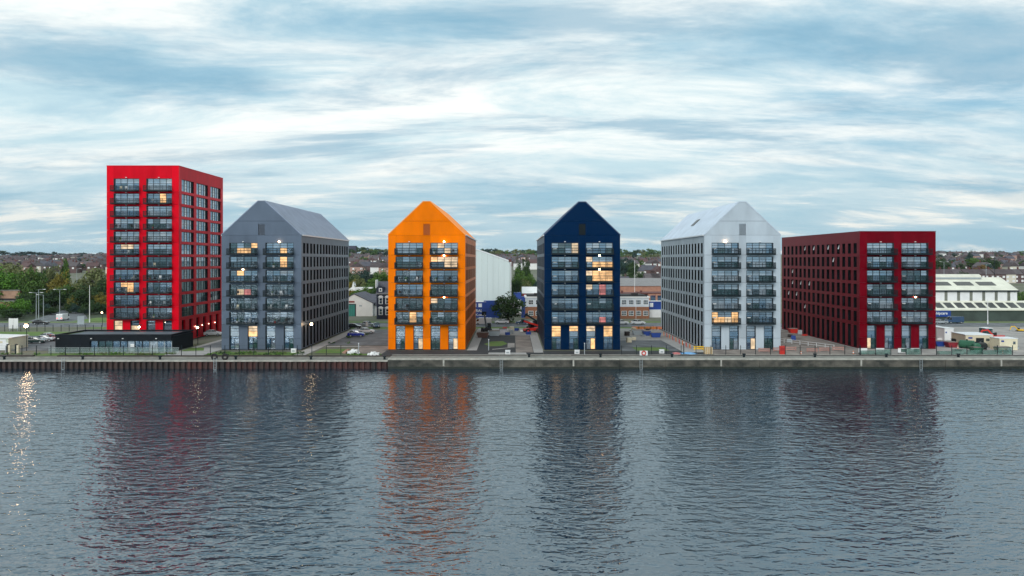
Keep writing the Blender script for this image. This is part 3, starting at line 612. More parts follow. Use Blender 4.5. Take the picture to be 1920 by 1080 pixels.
# row of brick houses behind the white roofed shed
for i in range(12):
    px = 1745+i*18.5; wi = 1 if i in (3, 8) else 0
    o = house(X(px, 436), 436+random.uniform(-1, 1), 2, wi, 0 if i % 3 else 3, False, 0, 'brick house with brown tiled roof in the row behind the white roofed shed' if wi == 0 else 'cream fronted house in the brick row behind the white roofed shed', 'row of houses behind the shed', det=True)
for i, (px, wi, ri, l) in enumerate(((1224, 2, 3, 'white fronted house standing above the brick factory'), (1237, 2, 3, 'white fronted house next to the pale apartment block'))):
    house(X(px, 400), 400, 0, wi, ri, False, 0, l, 'white houses above the factory', det=True)
house(X(1232, 480), 470, 2, 0, 2, True, .1, 'red gabled brick house above the white houses', 'houses above the factory').children[0].material_slots[0].link = 'OBJECT'
house(X(1212, 490), 480, 1, 0, 1, False, 0, 'slate roofed brick terrace house above the white houses', 'houses above the factory', det=True); house(X(1196, 470), 470, 0, 1, 1, False, 0, 'cream house with slate roof beside the tall white mast', 'houses above the factory', det=True)
for px, D, l in ((1002, 330, 'white walled house with dark roof beside the navy block'), (1166, 372, 'small white house touching the navy block')): house(X(px, D), D, 0, 2, 1, False, 0, l, None, det=True)
for px, D, wi, l in ((670, 520, 3, 'pink rendered house above the wood beside the blue grey block'), (690, 540, 0, 'brick house with purple slate roof above the wood'), (708, 515, 2, 'white fronted house above the wood'), (724, 510, 3, 'pink rendered house above the wood by the orange block')): house(X(px, D), D, 1, wi, 1 if wi == 0 else 0, wi == 3, .1, l, 'houses above the wood', det=True)
# long flat block on the skyline
tag(MB().box(-16, 16, 0, 15, -6, 17).build('tower_block', pmat('dark block', (.05, .05, .08), .8, .1), None, (X(652, 1400), 1400, th(1400, X(652, 1400)))), 'dark flat topped block on the skyline behind the blue grey block', 'building')

# ================================================================== TEXT
def text(s, size, mat, parent, loc, name='lettering', bold=.0, rz=0):
    cu = bpy.data.curves.new(name, 'FONT'); cu.body = s; cu.size = size; cu.extrude = .01; cu.offset = bold
    ob = bpy.data.objects.new(name, cu); col.objects.link(ob); bpy.context.view_layer.update()
    me = bpy.data.meshes.new_from_object(ob.evaluated_get(bpy.context.evaluated_depsgraph_get())); bpy.data.objects.remove(ob); me.materials.clear()
    o = put(name, me, mat, parent, loc); o.rotation_euler = (R(90), 0, rz); return o

# ================================================================== INDUSTRIAL BUILDINGS
# big pale shed
D = 246; r = empty('shed', (X(893, D), D, 0), 'huge pale blue white metal shed with a shallow pitched roof', 'building'); hw = X(956, D)-X(893, D)
for i in range(12):
    a, c = -hw+2*hw*i/12, -hw+2*hw*(i+1)/12; za = 19.0+ (1-abs(a)/hw)*4.3; zb = 19.0+(1-abs(c)/hw)*4.3
    MB().prism([(a+.02, 0), (c-.02, 0), (c-.02, zb), (a+.02, za)], 0, .3).build('cladding_panel', SHEDW, r)
MB().box(-hw+.1, hw-.1, .3, 60, 0, 18.9).build('wall', SHEDW, r)
MB().prism([(-hw-.3, 18.9), (0, 23.3), (hw+.3, 18.9), (hw+.3, 19.2), (0, 23.65), (-hw-.3, 19.2)], -.15, 60).build('roof', TRIM, r)
MB().tube((hw+.35, -.1, 0), (hw+.35, -.1, 19), .16, n=8).build('downpipe', TRIM, r); MB().box(hw-.4, hw+.6, -.3, .4, 18.9, 19.9).build('hopper_head', BRICKD, r)
# blue containers and board
def container(x, D, z, w_, h_, mat, label, group, d_=2.4, rz=0, wins=0):
    r = empty('container', (x, D, z), label, 'container', group, rz); bd = MB().box(-w_/2, w_/2, 0, d_, 0.08, h_).build('body', mat, r)
    m = MB(); n_ = int(w_/.35)
    for i in range(n_): m.box(-w_/2+.1+i*(w_-.2)/n_, -w_/2+.1+(i+.5)*(w_-.2)/n_, -.05, .0, .25, h_-.2)
    m.build('corrugation', mat, r)['kind'] = 'stuff'
    MB().box(-w_/2-.03, w_/2+.03, -.07, d_+.05, h_, h_+.12).build('roof', WHITEP if wins else mat, r)
    MB().box(-w_/2-.02, w_/2+.02, -.06, d_+.04, 0, .16).build('base_rail', mat, r)
    for s in (-1, 1): MB().box(s*w_/2-.06, s*w_/2+.06, -.075, .07, .16, h_).build('corner_post', mat, r)
    for i in range(wins): MB().box(-w_/2+.6+i*1.9, -w_/2+1.8+i*1.9, -.10, -.05, .9, h_-.5).build('window', WHITEP, r)
    return r
gB = 'blue containers by the pale shed'
container(X(892, 232), 232, 2.7, 7, 2.6, BLUEP, 'blue office container with white windows stacked behind the blue board', gB, wins=3); container(X(921, 232), 232, 2.7, 5, 2.9, BLUEP, 'plain blue container stacked next to the blue office container', gB)
container(X(900, 232), 232, 0, 14, 2.6, BLUEP, 'long blue container at the bottom of the stack behind the board', gB)
container(X(970, 250), 250, 5, 2.6, 2.6, BLUEP, 'small blue container beyond the dark round tree', gB); container(X(980, 246), 246, 0, 9, 5, WHITEP, 'white stacked site cabin beyond the dark round tree', gB, wins=2); container(X(985.0, 232), 232, 0, 2.6, 7.0, BLUEP, 'narrow blue container tower beside the brick office', gB)
container(X(1229, 234), 234, 2.6, 5.2, 2.8, BLUEP, 'blue container stacked beside the brick office end wall', gB, wins=1); container(X(1231, 236), 233, 0, 6, 2.5, WHITEP, 'white container under a blue one beside the brick office', gB)
bo = empty('sign_board', (X(895, 224), 224, 0), 'dark blue hoarding board with white lettering by the orange block', 'sign')
bx0, bx1 = X(868, 224)-X(895, 224), X(931, 224)-X(895, 224)
MB().box(bx0, bx1, 0, .12, .9, 3.9).build('board', BLUEP, bo)
for i in range(5): MB().box(bx0+.2+i*2.6, bx0+.34+i*2.6, .12, .3, 0, 3.8).build('post', STEEL, bo)
text('WIRRAL', 1.25, WHITEP, bo, (X(895, 224)-X(895, 224)-2.9, -.02, 2.55), bold=.02); text('BOX.co.uk', 1.15, WHITEP, bo, (-2.3, -.02, 1.25), bold=.02)
# brick office with white upper storey
D = 228; xa, xb = X(985, D), X(1217, D); r = empty('office_building', ((xa+xb)/2, D, 0), 'two storey brick office with white upper band and white windows', 'building'); h = (xb-xa)/2
MB().box(-h, h, 0, 12, 0, 3.95).build('lower_wall', BRICK, r); MB().box(-h+.03, h-.03, .03, 11.9, 3.95, 7.0).build('upper_wall', pmat('pale panel', (.55, .60, .66), .6, .08), r)
MB().box(-h-.2, h+.2, -.25, 12.2, 7.0, 7.35).build('roof', WHITEP, r); MB().box(-h+.5, h-.5, .6, 11, 7.35, 7.8).build('roof_deck', CORE, r)
wf = MB().box(0, 1.7, -.08, 0, 0, 1.6).mesh('window'); pn = MB().box(0, .42, -.1, -.082, 0, .62).mesh('pane')
for i in range(17):
    x = -h+1.0+i*(2*h-3)/16
    for z in (1.0, 4.7):
        q = put('window', wf, WHITEP, r, (x, .02 if z < 2 else .05, z))
        for a in range(3):
            for c in range(2): put('pane', pn, G_DARK, q, (.14+a*.5, 0, .14+c*.72))
for i in range(5): MB().box(0, 2.2, 2, 3.4, 7.8, 8.4).build('roof_vent', TRIM if i % 2 else CORE, r, (-h+3+i*8.2, 0, 0))
MB().tube((h-4.4, -.1, 0), (h-4.4, -.1, 7), .07).build('downpipe', WHITEP, r)
# brick factory behind
D = 300; xa, xb = X(1130, D), X(1275, D); r = empty('factory', ((xa+xb)/2, D, 0), 'long pink brick factory with grey roof behind the brick office', 'building'); h = (xb-xa)/2
MB().box(-h, h, 0, 40, 0, 8.2).build('wall', BRICKP, r); MB().prism([(-.4, 8.2), (20, 11.2), (40, 8.2)], -h-.3, h+.3, 'x').build('roof', pmat('grey sheet roof', (.22, .21, .21), .7, .15), r)
for i in range(9): MB().box(-h+i*4, -h+i*4+.4, -.2, 0, 0, 8).build('pilaster', BRICKP, r)
r = empty('brick_annexe', (X(1186, 270), 270, 0), 'lower red brick annexe with a flat roof in front of the pink factory', 'building')
MB().box(-5, 6, 0, 12, 0, 6.1).build('wall', pmat('orange brick', (.36, .13, .085), .9, .15, 1), r); MB().box(-5.2, 6.2, -.2, 12.2, 6.1, 6.35).build('roof', BRICKD, r)
for x in (-4, 3.6): MB().box(x, x+.8, 3, 3.8, 6.35, 7.4).build('chimney', BRICKD, r)
r = empty('brick_annexe', (X(1231, 270), 270, 0), 'brick annexe with tall windows beside the pale apartment block', 'building')
MB().box(-6, 6, 0, 12, 0, 6.3).build('wall', BRICKP, r); MB().box(-6.2, 6.2, -.2, 12.2, 6.3, 6.6).build('roof', BRICKD, r)
for i in range(4): MB().box(-5.2+i*2.8, -3.2+i*2.8, -.06, 0, 3, 5.6).build('window', G_BLUE, r)
r = empty('low_shed', (X(1002, 262), 262, 0), 'low white roofed shed beside the navy block', 'building'); MB().box(-4.5, 6, 0, 8, 0, 6.8).build('wall', BRICKR, r); MB().prism([(-.3, 6.8), (4, 9.2), (8.3, 6.8)], -4.8, 6.3, 'x').build('roof', WHITEP, r)
# white workshop with green door
D = 238; r = empty('workshop', (X(668, D), D, 0), 'white gabled workshop with a tall green door and red sign', 'building'); hw = 5.3
MB().prism([(-hw, 0), (hw+.4, 0), (hw+.4, 4.6), (-.8, 7.6), (-hw, 5.2)], 0, .3).build('front_wall', pmat('cream white render', (.72, .70, .66), .8, .06), r)
MB().prism([(-hw+.05, 0), (hw+.35, 0), (hw+.35, 4.5), (-.8, 7.4), (-hw+.05, 5.0)], .3, 18).build('wall', WHITEP, r)
MB().prism([(-hw-.3, 5.0), (-.8, 7.65), (hw+.8, 4.4), (hw+.8, 4.65), (-.8, 7.95), (-hw-.3, 5.3)], -.2, 18).build('roof', ROOFS[1], r)
MB().box(-3.9, -.1, -.06, 0, 0, 4.3).build('frame', DARKF, r); dr = MB().box(-3.5, -.5, -.1, -.06, 0, 4.0).build('door', pmat('sea green door', (.03, .22, .18), .5, .1), r)
for i in range(4): MB().box(-3.45+i*.75, -3.4+i*.75, -.13, -.1, 0, 4.0).build('door_rib', DARKF, dr)
MB().box(-4.6, -.6, -.1, 0, 4.75, 5.3).build('sign_panel', pmat('maroon sign', (.22, .02, .02), .5, .1), r); MB().box(1.0, 2.0, -.05, 0, 3.4, 3.9).build('vent', STEEL, r)
r = empty('lean_to', (X(697, 240), 240, 0), 'low white lean-to with slate roof between workshop and navy house', 'building'); MB().box(-4.2, 3.6, .0, 10, 0, 4.0).build('wall', WHITEP, r); MB().prism([(-.3, 3.9), (10, 7.2), (10, 6.8), (-.3, 3.6)], -4.5, 3.7, 'x').build('roof', ROOFS[1], r)
# navy painted victorian house
D = 226; xa, xb = X(706, D), X(745, D); r = empty('victorian_house', ((xa+xb)/2, D, 0), 'navy painted old house with white window surrounds and a white dormer', 'house'); h = (xb-xa)/2; NV = pmat('navy house paint', (.008, .014, .035), .6, .15)
MB().box(-h, h, 0, 9, 0, 8.6).build('wall', NV, r); MB().prism([(-.4, 8.5), (4.5, 12.4), (9.4, 8.5)], -h-.2, h+.2, 'x').build('roof', ROOFS[1], r)
MB().box(-h+.001-.15, h+.15, -.2, .0, 8.3, 8.7).build('cornice', WHITEP, r)
dm = MB().prism([(-h+.1, 8.72), (-h+2.5, 8.72), (-h+2.5, 10.6), (-h+1.3, 11.0), (-h+.1, 10.6)], -.1, 3).build('dormer', NV, r); MB().box(-h+.8, -h+1.9, -.2, -.1, 9.1, 10.3).build('window', WHITEP, dm); MB().box(-h+1.1, -h+1.6, -.24, -.2, 9.4, 10.0).build('pane', G_DARK, dm)
MB().box(-h-.35, -h-.05, -.25, 3, 10.3, 13).build('chimney', WHITEP, r)
for i in range(3):
    for z in (1.4, 5.0):
        x = -h+.75+i*2.2; q = MB().box(0, 1.3, -.12, 0, 0, 2.2).box(-.25, 1.55, -.2, 0, 2.2, 2.4).prism([(-.2, 2.4), (1.5, 2.4), (1.0, 2.85), (.3, 2.85)], -.15, 0).build('window', WHITEP, r, (x, 0, z))
        for a in (.2, 1.15): MB().box(.25, 1.05, -.16, -.12, a, a+.8).build('pane', G_DARK, q)
# white caravan shapes in the wood
for px, l in ((664, 'white tent roof poking out of the wood'), (683, 'white flat canopy roof in the wood')):
    D = 300; m = MB()
    if px < 670: m.prism([(-3.6, 0), (-.5, 1.6), (0, 4), (.5, 1.6), (3.6, 0)], -2, 2)
    else: m.box(-3.4, 3.6, -2, 2, 1, 1.5).box(-2, 1.5, -1.9, 1.9, -3, 1)
    tag(m.build('canopy', WHITEP, None, (X(px, D), D, Z(545, D))), l, 'canopy')
# white roofed shed on the right
D = 219; xa, xb = X(1630, D), 165; r = empty('warehouse', ((xa+xb)/2, D, 0), 'long white roofed warehouse with roof lights and a dark green lean-to front', 'building'); h = (xb-xa)/2
MB().box(-h, h+1, 0, 4, 0, 3.8).build('lean_to_wall', DGREEN, r); lr = MB().prism([(-.5, 3.7), (4.0, 6.3), (4.0, 6.0), (-.5, 3.4)], -h-.3, h+3, 'x').build('lean_to_roof', SHEDR, r)
sk = MB().prism([(.35, 4.28), (2.9, 5.75), (2.9, 5.65), (.35, 4.18)], 0, 2.4, 'x').mesh('roof_light')
for i in range(20): put('roof_light', sk, SKYL, lr, (h-1.2-i*3.4, 0, .02))
MB().box(-h, h, 4.0, 22, 0, 9.4).build('wall', WHITEP, r)
for i in range(17): MB().box(h-3.2-i*4.1, h-2.3-i*4.1, 3.9, 4.0, 6.3, 9.4).build('wall_strip', pmat('grey strip', (.16, .17, .14), .6, .2), r)
rf = MB().prism([(3.6, 9.4), (12, 13.4), (20.4, 9.4), (20.4, 9.7), (12, 13.75), (3.6, 9.7)], -h-.3, h+.3, 'x').build('roof', SHEDR, r); MB().box(-h-.3, h+.35, 3.45, 3.62, 9.25, 9.72).build('gutter', DARKF, r)
MB().prism([(0, 9.4), (16.8, 9.4), (8.4, 13.3)], h-.25, h+.02, 'x').build('gable', WHITEP, r, (0, 3.6, 0))
s2 = MB().prism([(6.6, 11.24), (8.8, 12.28), (8.8, 12.2), (6.6, 11.1)], 0, 5.6, 'x').mesh('roof_light')
for i in range(10): put('roof_light', s2, SKYL, rf, (h-10.5-i*7.4, 0, .06))
MB().prism([(10.5, 13.2), (10.9, 14.3), (12, 14.8), (13.1, 14.3), (13.5, 13.2)], -h, h-7, 'x').build('ridge_vent', SHEDR, rf); MB().box(-h, h-7.2, 10.5, 10.7, 13.2, 13.75).build('ridge_louvre', STEEL, rf)
sg = empty('sign_board', (X(1766, 218.6), 218.6, 1.4), 'blue sign with white lettering on the dark green warehouse front', 'sign'); bw_ = 2.9
MB().box(-4.4, bw_, 0, .15, 0, 2.15).build('board', BLUEP, sg); text('shipcare', 1.25, WHITEP, sg, (-2.35, -.03, .75), bold=.02)
# brick wall on the left
D = 272; r = empty('brick_wall', (X(-10, D), D, 0), 'long brick retaining wall with a dark band below the green trees', 'wall'); 
MB().box(-26, 10.2, 0, 1.2, 0, 3.0).build('lower_wall', BRICKP, r); MB().box(-26, 10.2, -.3, 1.3, 3.0, 3.5).build('ledge', CONC, r); MB().box(-26, 10.1, .0, 1.2, 3.5, 4.3).build('dark_band', CORE, r); MB().box(-26, 10.0, -.1, 1.2, 4.3, 7.4).build('upper_wall', pmat('buff brick', (.36, .22, .15), .9, .15, .8), r); MB().box(-26, 10.2, -.3, 1.4, 7.4, 7.7).build('coping', CONC, r)
# dark pavilion
x0, x1 = -97, -72.4; r = empty('pavilion', ((x0+x1)/2, 145, 0), 'low black flat roofed pavilion with a long glazed front below the red tower', 'building'); h = (x1-x0)/2; PB = pmat('black cladding', (.003, .006, .010), .5, .2, spec=.2)
MB().box(-h, -h+7.3, 0, .5, 0, 3.4).build('wall_panel', PB, r); MB().box(-h+7.3, h, 0, .5, 2.35, 3.4).build('fascia', PB, r); MB().box(-h, h, .9, 10, 0, 3.2).build('wall', PB, r); MB().box(h-.5, h-.001, .5, .9, 0, 3.3).build('wall_panel', PB, r)
rf = MB().box(-h+.3, h-.3, .3, 9.8, 3.2, 3.35).build('roof', pmat('grey roof felt', (.10, .125, .15), .7, .15), r)
for a in ((-h-.05, h+.05, -.05, .3), (-h-.05, h+.05, 9.7, 10.05), (-h-.05, -h+.3, .3, 9.7), (h-.3, h+.05, .3, 9.7)): MB().box(*a, 3.4, 3.75).build('parapet', PB, r)
for i in range(11):
    x = -h+7.35+i*1.57
    wn = MB().box(0, .09, .25, .4, 0, 2.34).box(1.48, 1.565, .25, .4, 0, 2.34).build('window_frame', DARKF if i < 8 else STEEL, r, (x, 0, 0)); MB().box(.1, 1.47, .32, .35, .05, 2.33).build('pane', random.choice((G_PALE, G_BLUE, G_TEAL, G_PALE, G_LITP if i == 2 else G_BLUE)), wn)
for x in (-11.8, -4.8, 1.9, 9): MB().box(x, x+.3, -.12, 0, 2.8, 2.95).build('wall_lamp', LAMPO, r)
MB().box(3.6, 4.4, .1, .14, 1.1, 1.7).build('notice', WHITEP, r)
gf = empty('glass_fence', (-84, 142.9, 0), 'glass balustrade with steel posts in front of the black pavilion', 'fence')
for i in range(13):
    x = -13+i*2.1; MB().box(x, x+.06, 0, .06, 0, 1.2).build('post', STEEL, gf); MB().box(x+.06, x+2.1, -.0, .06, 1.2, 1.26).build('handrail', STEEL, gf)
    p = MB().box(x+.12, x+2.04, .02, .035, .08, 1.12).build('glass_panel', MATS.get('clear glass') or None or pmat('clear glass', (.55, .7, .68), .03, .05), gf)
bq = MATS['clear glass'].node_tree.nodes['Principled BSDF']; bq.inputs['Alpha'].default_value = .15

# ================================================================== VEHICLES
def wheel_mesh(): return MB().tube((0, -.11, 0), (0, .11, 0), .33, n=14).tube((0, -.12, 0), (0, .12, 0), .2, n=10, mi=1).mesh('wheel')
WHM = wheel_mesh()
def car(px, D, mat, label, rz=0, van=False, lit=False, group='cars parked near the quay', z=0, suv=False):
    r = empty('van' if van else 'parked_car', (X(px, D), D, z+.02), label, 'van' if van else 'car', group, rz)
    if van: body = [(-2.5, .35), (2.45, .35), (2.5, .9), (2.3, 1.15), (1.55, 2.0), (1.0, 2.15), (-2.35, 2.15), (-2.5, 2.0)]; gl = [(1.3, 1.2), (2.2, 1.18), (1.55, 1.95), (1.3, 1.95)]; hw = .95; wx = (-1.55, 1.6)
    else:
        t = .15 if suv else 0
        body = [(-2.15, .35), (2.1, .35), (2.15, .7), (1.95, .88), (1.0, 1.0+t*.5), (-1.6, 1.02+t*.6), (-2.1, .95+t*.5)]; gl = None; hw = .88; wx = (-1.3, 1.3)
    bd = MB().prism(body, -hw, hw).build('body', mat, r)
    md = bd.modifiers.new('bevel', 'BEVEL'); md.width = .07; md.segments = 2
    if not van:
        cab = [(-1.75, 1.0+t*.4), (1.05, .98+t*.4), (.35, 1.42+t), (-.95, 1.45+t), (-1.5, 1.3+t)]
        MB().add([(p, s*(hw-.06-.18*(q > 1.2)), q) for s in (-1, 1) for p, q in cab], [(0,1,2,3,4), (9,8,7,6,5)]+[(i, i+5, (i+1) % 5+5, (i+1) % 5) for i in range(5)]).build('windows', CARG, r)
        MB().add([(p, s*(hw-.23), q+.015) for s in (-1, 1) for p, q in ((.38, 1.42+t), (-.3, 1.47+t), (-1.0, 1.45+t))]+[(p, s*(hw-.23), q-.04) for s in (-1, 1) for p, q in ((.38, 1.42+t), (-.3, 1.47+t), (-1.0, 1.45+t))], [(0,1,4,3), (1,2,5,4), (6,9,10,7), (7,10,11,8), (0,3,9,6), (2,8,11,5), (0,6,7,1), (1,7,8,2), (3,4,10,9), (4,5,11,10)]).build('roof', mat, r)
        for s in (-1, 1): MB().box(-.36, -.26, s*(hw-.14)-.02, s*(hw-.14)+.02, 1.0+t*.4, 1.44+t).build('pillar', mat, r)
    else:
        for s in (-1, 1): MB().prism(gl, s*hw-.01, s*hw+.012).build('side_window', CARG, r)
        MB().add([(2.24, -.8, 1.24), (2.24, .8, 1.24), (1.62, .75, 1.96), (1.62, -.75, 1.96)], [(0,1,2,3)]).build('windscreen', CARG, r).location = (.05, 0, .03)
    for wx_ in wx:
        for s in (-1, 1): put('wheel', WHM, [RUBBER, STEEL], r, (wx_, s*(hw-.08), .33))
    for s in (-1, 1):
        xh = 2.14 if not van else 2.48
        MB().box(xh-.06, xh+.03, s*.6-.18, s*.6+.18, .62, .78).build('headlight', HEAD, r); MB().box(-xh-.03, -xh+.06, s*.62-.16, s*.62+.16, .7, .92).build('tail_light', TAIL if lit else REDP, r)
    return r
CW = pmat('white car paint', (.75, .77, .78), .25, .03, coat=.5); CB = pmat('blue car paint', (.005, .02, .30), .25, .05, coat=.5); CK = pmat('black car paint', (.008, .009, .011), .2, .1, coat=.5); CS = pmat('silver car paint', (.40, .44, .47), .25, .05, metal=.3, coat=.5); CRD = pmat('red car paint', (.35, .01, .03), .25, .05, coat=.5); CG = pmat('dark green car paint', (.012, .03, .028), .25, .1, coat=.5); CDB = pmat('slate blue car paint', (.03, .07, .14), .25, .1, coat=.5)
car(399, 176, CW, 'white car beside the red tower side wall', .3, suv=True); 
car(67, 160, CG, 'dark green saloon car in the car park by the pavilion', .15); car(84, 164, CS, 'silver car parked behind the dark green saloon', .2); car(92, 168, CW, 'white car parked against the black pavilion', .3, suv=True); car(99, 166, CRD, 'red car half hidden by the black pavilion', .3)
car(77, 207, CK, 'dark car with white markings on the dock road', .05); 
car(118, 222, CW, 'white van with red tail lights climbing the side road', R(100), van=True, lit=True, group=None)
car(668, 174, CB, 'bright blue car beside the blue grey block', .05, suv=True); car(687, 182, CW, 'white car behind the bright blue car', .1); car(664, 194, CK, 'black car nearest the white workshop', .05); car(690, 200, CS, 'silver grey car by the white sign', .1, suv=True); car(706, 197, CDB, 'dark blue grey car facing the dock in front of the navy house', R(-80))
car(906, 206, CW, 'white panel van on the road beside the orange block', R(180), van=True); car(941, 209, CW, 'white car on the road under the dark round tree', R(180)); car(980, 207, CDB, 'slate blue car on the road right of the dark round tree', R(180)); car(1004, 206, CS, 'silver car on the road beside the navy block', R(180))
car(1165, 207, CW, 'white car on the road half hidden by the navy block', 0); car(1196, 207, CW, 'white car on the road in front of the brick office', 0); car(1789, 211, CDB, 'dark blue van on the road in front of the warehouse', R(180), van=True)
car(1762, 209, CS, 'silver car on the road beside the dark red block', 0)

# ================================================================== STREET FURNITURE
def lamp_post(px, D, topy, arms, label, base=0., mat=STEEL):
    H = Z(topy, D)-base; r = empty('street_lamp', (X(px, D), D, base), label, 'street lamp', 'street lamps along the roads')
    MB().tube((0, 0, 0), (0, 0, H), .13, .07).build('pole', mat, r); MB().tube((0, 0, 0), (0, 0, 1.2), .17, .17).build('base', mat, r)
    for s in arms: MB().tube((0, 0, H-.05), (s*1.5, 0, H+.1), .05, .04, 6).build('arm', mat, r); MB().box(*sorted((s*1.4, s*2.2)), -.16, .16, H+.02, H+.16).build('lamp_head', WHITEP, r)
    return r
lamp_post(68, 214, 549, (-1, 1), 'tall street lamp with two long arms near the white sign'); lamp_post(72.5, 216, 543, (1,), 'tallest single arm street lamp between two others'); lamp_post(81.5, 210, 553, (-1,), 'shorter single arm street lamp beside the paired arm lamp'); lamp_post(112, 235, 543, (-1, 1), 'double arm street lamp standing alone at the side road'); lamp_post(144, 330, 504, (1,), 'distant street lamp above the wood', 1)
lamp_post(168, 214, 535, (), 'plain tall white mast without arms before the dark trees', mat=WHITEP); lamp_post(1190, 300, 488, (), 'plain tall pale mast beyond the brick office', mat=WHITEP); lamp_post(1852, 208, 560, (), 'slim white mast in front of the warehouse', mat=WHITEP); lamp_post(1770, 330, 491, (-1, 1), 'double arm lamp behind the warehouse by the dark red block', 0); lamp_post(1849, 330, 495, (1,), 'pale lamp post rising behind the warehouse roof', 0); lamp_post(1865, 340, 478, (), 'tall dark mast rising behind the warehouse ridge', 0, BLACK)
OCT = ((1,0,0),(-1,0,0),(0,1,0),(0,-1,0),(0,0,1),(0,0,-1)); OF = [(0,2,4),(2,1,4),(1,3,4),(3,0,4),(2,0,5),(1,2,5),(3,1,5),(0,3,5)]
def lit_post(px, D, py, rad, mat, label):
    z = Z(py, D); r = empty('lamp_post', (X(px, D), D, 0), label, 'lamp'); MB().tube((0, 0, 0), (0, 0, z+.5), .07, .06).build('post', BLACK, r); MB().box(-.35, .35, -.1, .3, z+.4, z+.55).build('hood', BLACK, r)
    MB().add(*ball(rad)).build('lamp_bulb', mat, r, (0, -.25, z))
lit_post(50, 147, 611, .36, pmat('flood lamp', (1, 1, 1), .5, 0, emit=(1, .62, .32), es=75), 'floodlight on a thin post glowing brightly beside the storage shed'); lit_post(192, 200, 586, .2, LAMP, 'small lit lamp on a post on the lawn by the red tower'); lit_post(262, 156, 613, .2, LAMPW, 'small lit lamp standing on the pavilion side of the red tower'); lit_post(371, 158, 614, .2, LAMPW, 'lit lamp on a post at the corner of the red tower')
def board(px0, px1, py0, py1, D, mat, label, panels=2, foot=0.):
    xa, xb = X(px0, D), X(px1, D); r = empty('road_sign', ((xa+xb)/2, D, foot), label, 'sign'); h = (xb-xa)/2; z0, z1 = Z(py1, D)-foot, Z(py0, D)-foot
    for i in range(panels): MB().box(-h+2*h*i/panels+.03, -h+2*h*(i+1)/panels-.03, 0, .06, z0, z1).build('panel', mat, r)
    for s in (-.8, .8): MB().box(s*h-.06, s*h+.06, .06, .18, 0, z1+.1).build('post', STEEL, r)
    for i in range(3): MB().box(-h+.05, h-.05, .061, .11, z0+(z1-z0)*(i+.5)/3-.04, z0+(z1-z0)*(i+.5)/3+.04).build('rail', STEEL, r)
board(16, 34, 597, 616, 188, WHITEP, 'large white double panel road sign near the quay'); board(145, 158, 593, 608, 206, pmat('sign back', (.30, .36, .38), .6, .1), 'grey back of a road sign on the lawn by the side road', 1); board(685.5, 690.5, 604, 612, 193, WHITEP, 'small white sign among the parked cars', 1)
# quay fence
def fence(xa, xb, D, label, mesh=True, pitch=2.95, hgt=2.1, netm=None, dz=0):
    f = empty('fence', ((xa+xb)/2, D, dz), label, 'fence'); n = int((xb-xa)/pitch); pmh = MB().box(-.05, .05, -.05, .05, 0, hgt).mesh('post')
    for i in range(n+1): put('post', pmh, BLACK, f, (xa+(xb-xa)*i/n-f.location.x, 0, 0))
    m = MB(); h = (xb-xa)/2
    for z in ((.35, .9, 1.45, hgt-.05) if mesh else (hgt-.4,)): m.box(-h, h, -.01, .01, z, z+.018)
    m.build('rail_wires', BLACK, f)
    if netm:
        for i in range(n):
            if random.random() < .72: bpiece('net_panel', netm, f, xa+(xb-xa)*i/n-f.location.x+.08, xa+(xb-xa)*(i+1)/n-f.location.x-.08, .06, .075, .15+random.uniform(0, .1), hgt*random.uniform(.42, .68))
    return f
fence(-118, X(640, 140), 139.6, 'dark post and wire fence along the planted quay edge'); fence(X(1165, 140), X(1610, 140), 139.6, 'dark post and wire fence along the quay in front of the pale block', False); fence(X(1612, 140), X(1925, 140), 139.7, 'quay fence hung with green netting before the building site', False, netm=NET)
fence(-150, -97, 187, 'dark railings between the car park and the dock road', hgt=1.8, pitch=2.2)
# bollards, tyres, ladders, lifebuoy
bmh = MB().tube((0, 0, 0), (0, 0, .5), .24, .2, 12).tube((0, 0, .5), (0, 0, .72), .36, .33, 12).mesh('bollard')
for i, px in enumerate((8, 155, 300, 442, 583, 721, 992, 1126, 1260, 1395, 1528, 1662, 1797)):
    tag(put('mooring_bollard', bmh, BLACK, None, (X(px, 136.3), 136.3, -.3 if px < 727 else .16)), 'squat black iron mooring bollard on the quay edge', 'bollard', 'mooring bollards along the quay')
def torus(R0, r0, n=18, k=8):
    m = MB(); vs_ = [((R0+r0*math.cos(2*math.pi*j/k))*math.cos(2*math.pi*i/n), r0*math.sin(2*math.pi*j/k), (R0+r0*math.cos(2*math.pi*j/k))*math.sin(2*math.pi*i/n)) for i in range(n) for j in range(k)]
    return m.add(vs_, [(i*k+j, i*k+(j+1) % k, ((i+1) % n)*k+(j+1) % k, ((i+1) % n)*k+j) for i in range(n) for j in range(k)])
for px in (401, 421): tag(torus(.5, .2).build('tyre', RUBBER, None, (X(px, 135), 135.2, .38)), 'old black tyre fender standing on the quay edge', 'tyre', 'tyres on the quay')
for px, l in ((118, 'pale blue steel ladder on the sheet pile wall'), (940, 'pale steel ladder on the concrete wall between orange and navy blocks'), (1202, 'pale steel ladder on the concrete wall right of the navy block'), (1727, 'steel ladder on the concrete wall before the dark red block'), (403, 'steel ladder on the sheet pile wall below the tyres')):
    r = empty('quay_ladder', (X(px, 133.7), 133.66, WZ), l, 'ladder')
    for s in (-.28, .25): MB().box(s, s+.05, 0, .06, -.3, 2.2).build('rail', STEEL, r)
    for i in range(7): MB().box(-.23, .25, .01, .05, i*.3, i*.3+.04).build('rung', STEEL, r)
lb = torus(.38, .11).build('ring', REDP, None); r = empty('lifebuoy', (X(1207, 138), 137.9, .75), 'red and white lifebuoy on the quay right of the navy block', 'lifebuoy'); lb.parent = r; MB().box(-.8, .8, .13, .2, -.5, .45).build('backboard', WHITEP, r); MB().box(-.06, .06, .1, .2, -.6, -.4).build('post', WHITEP, r)
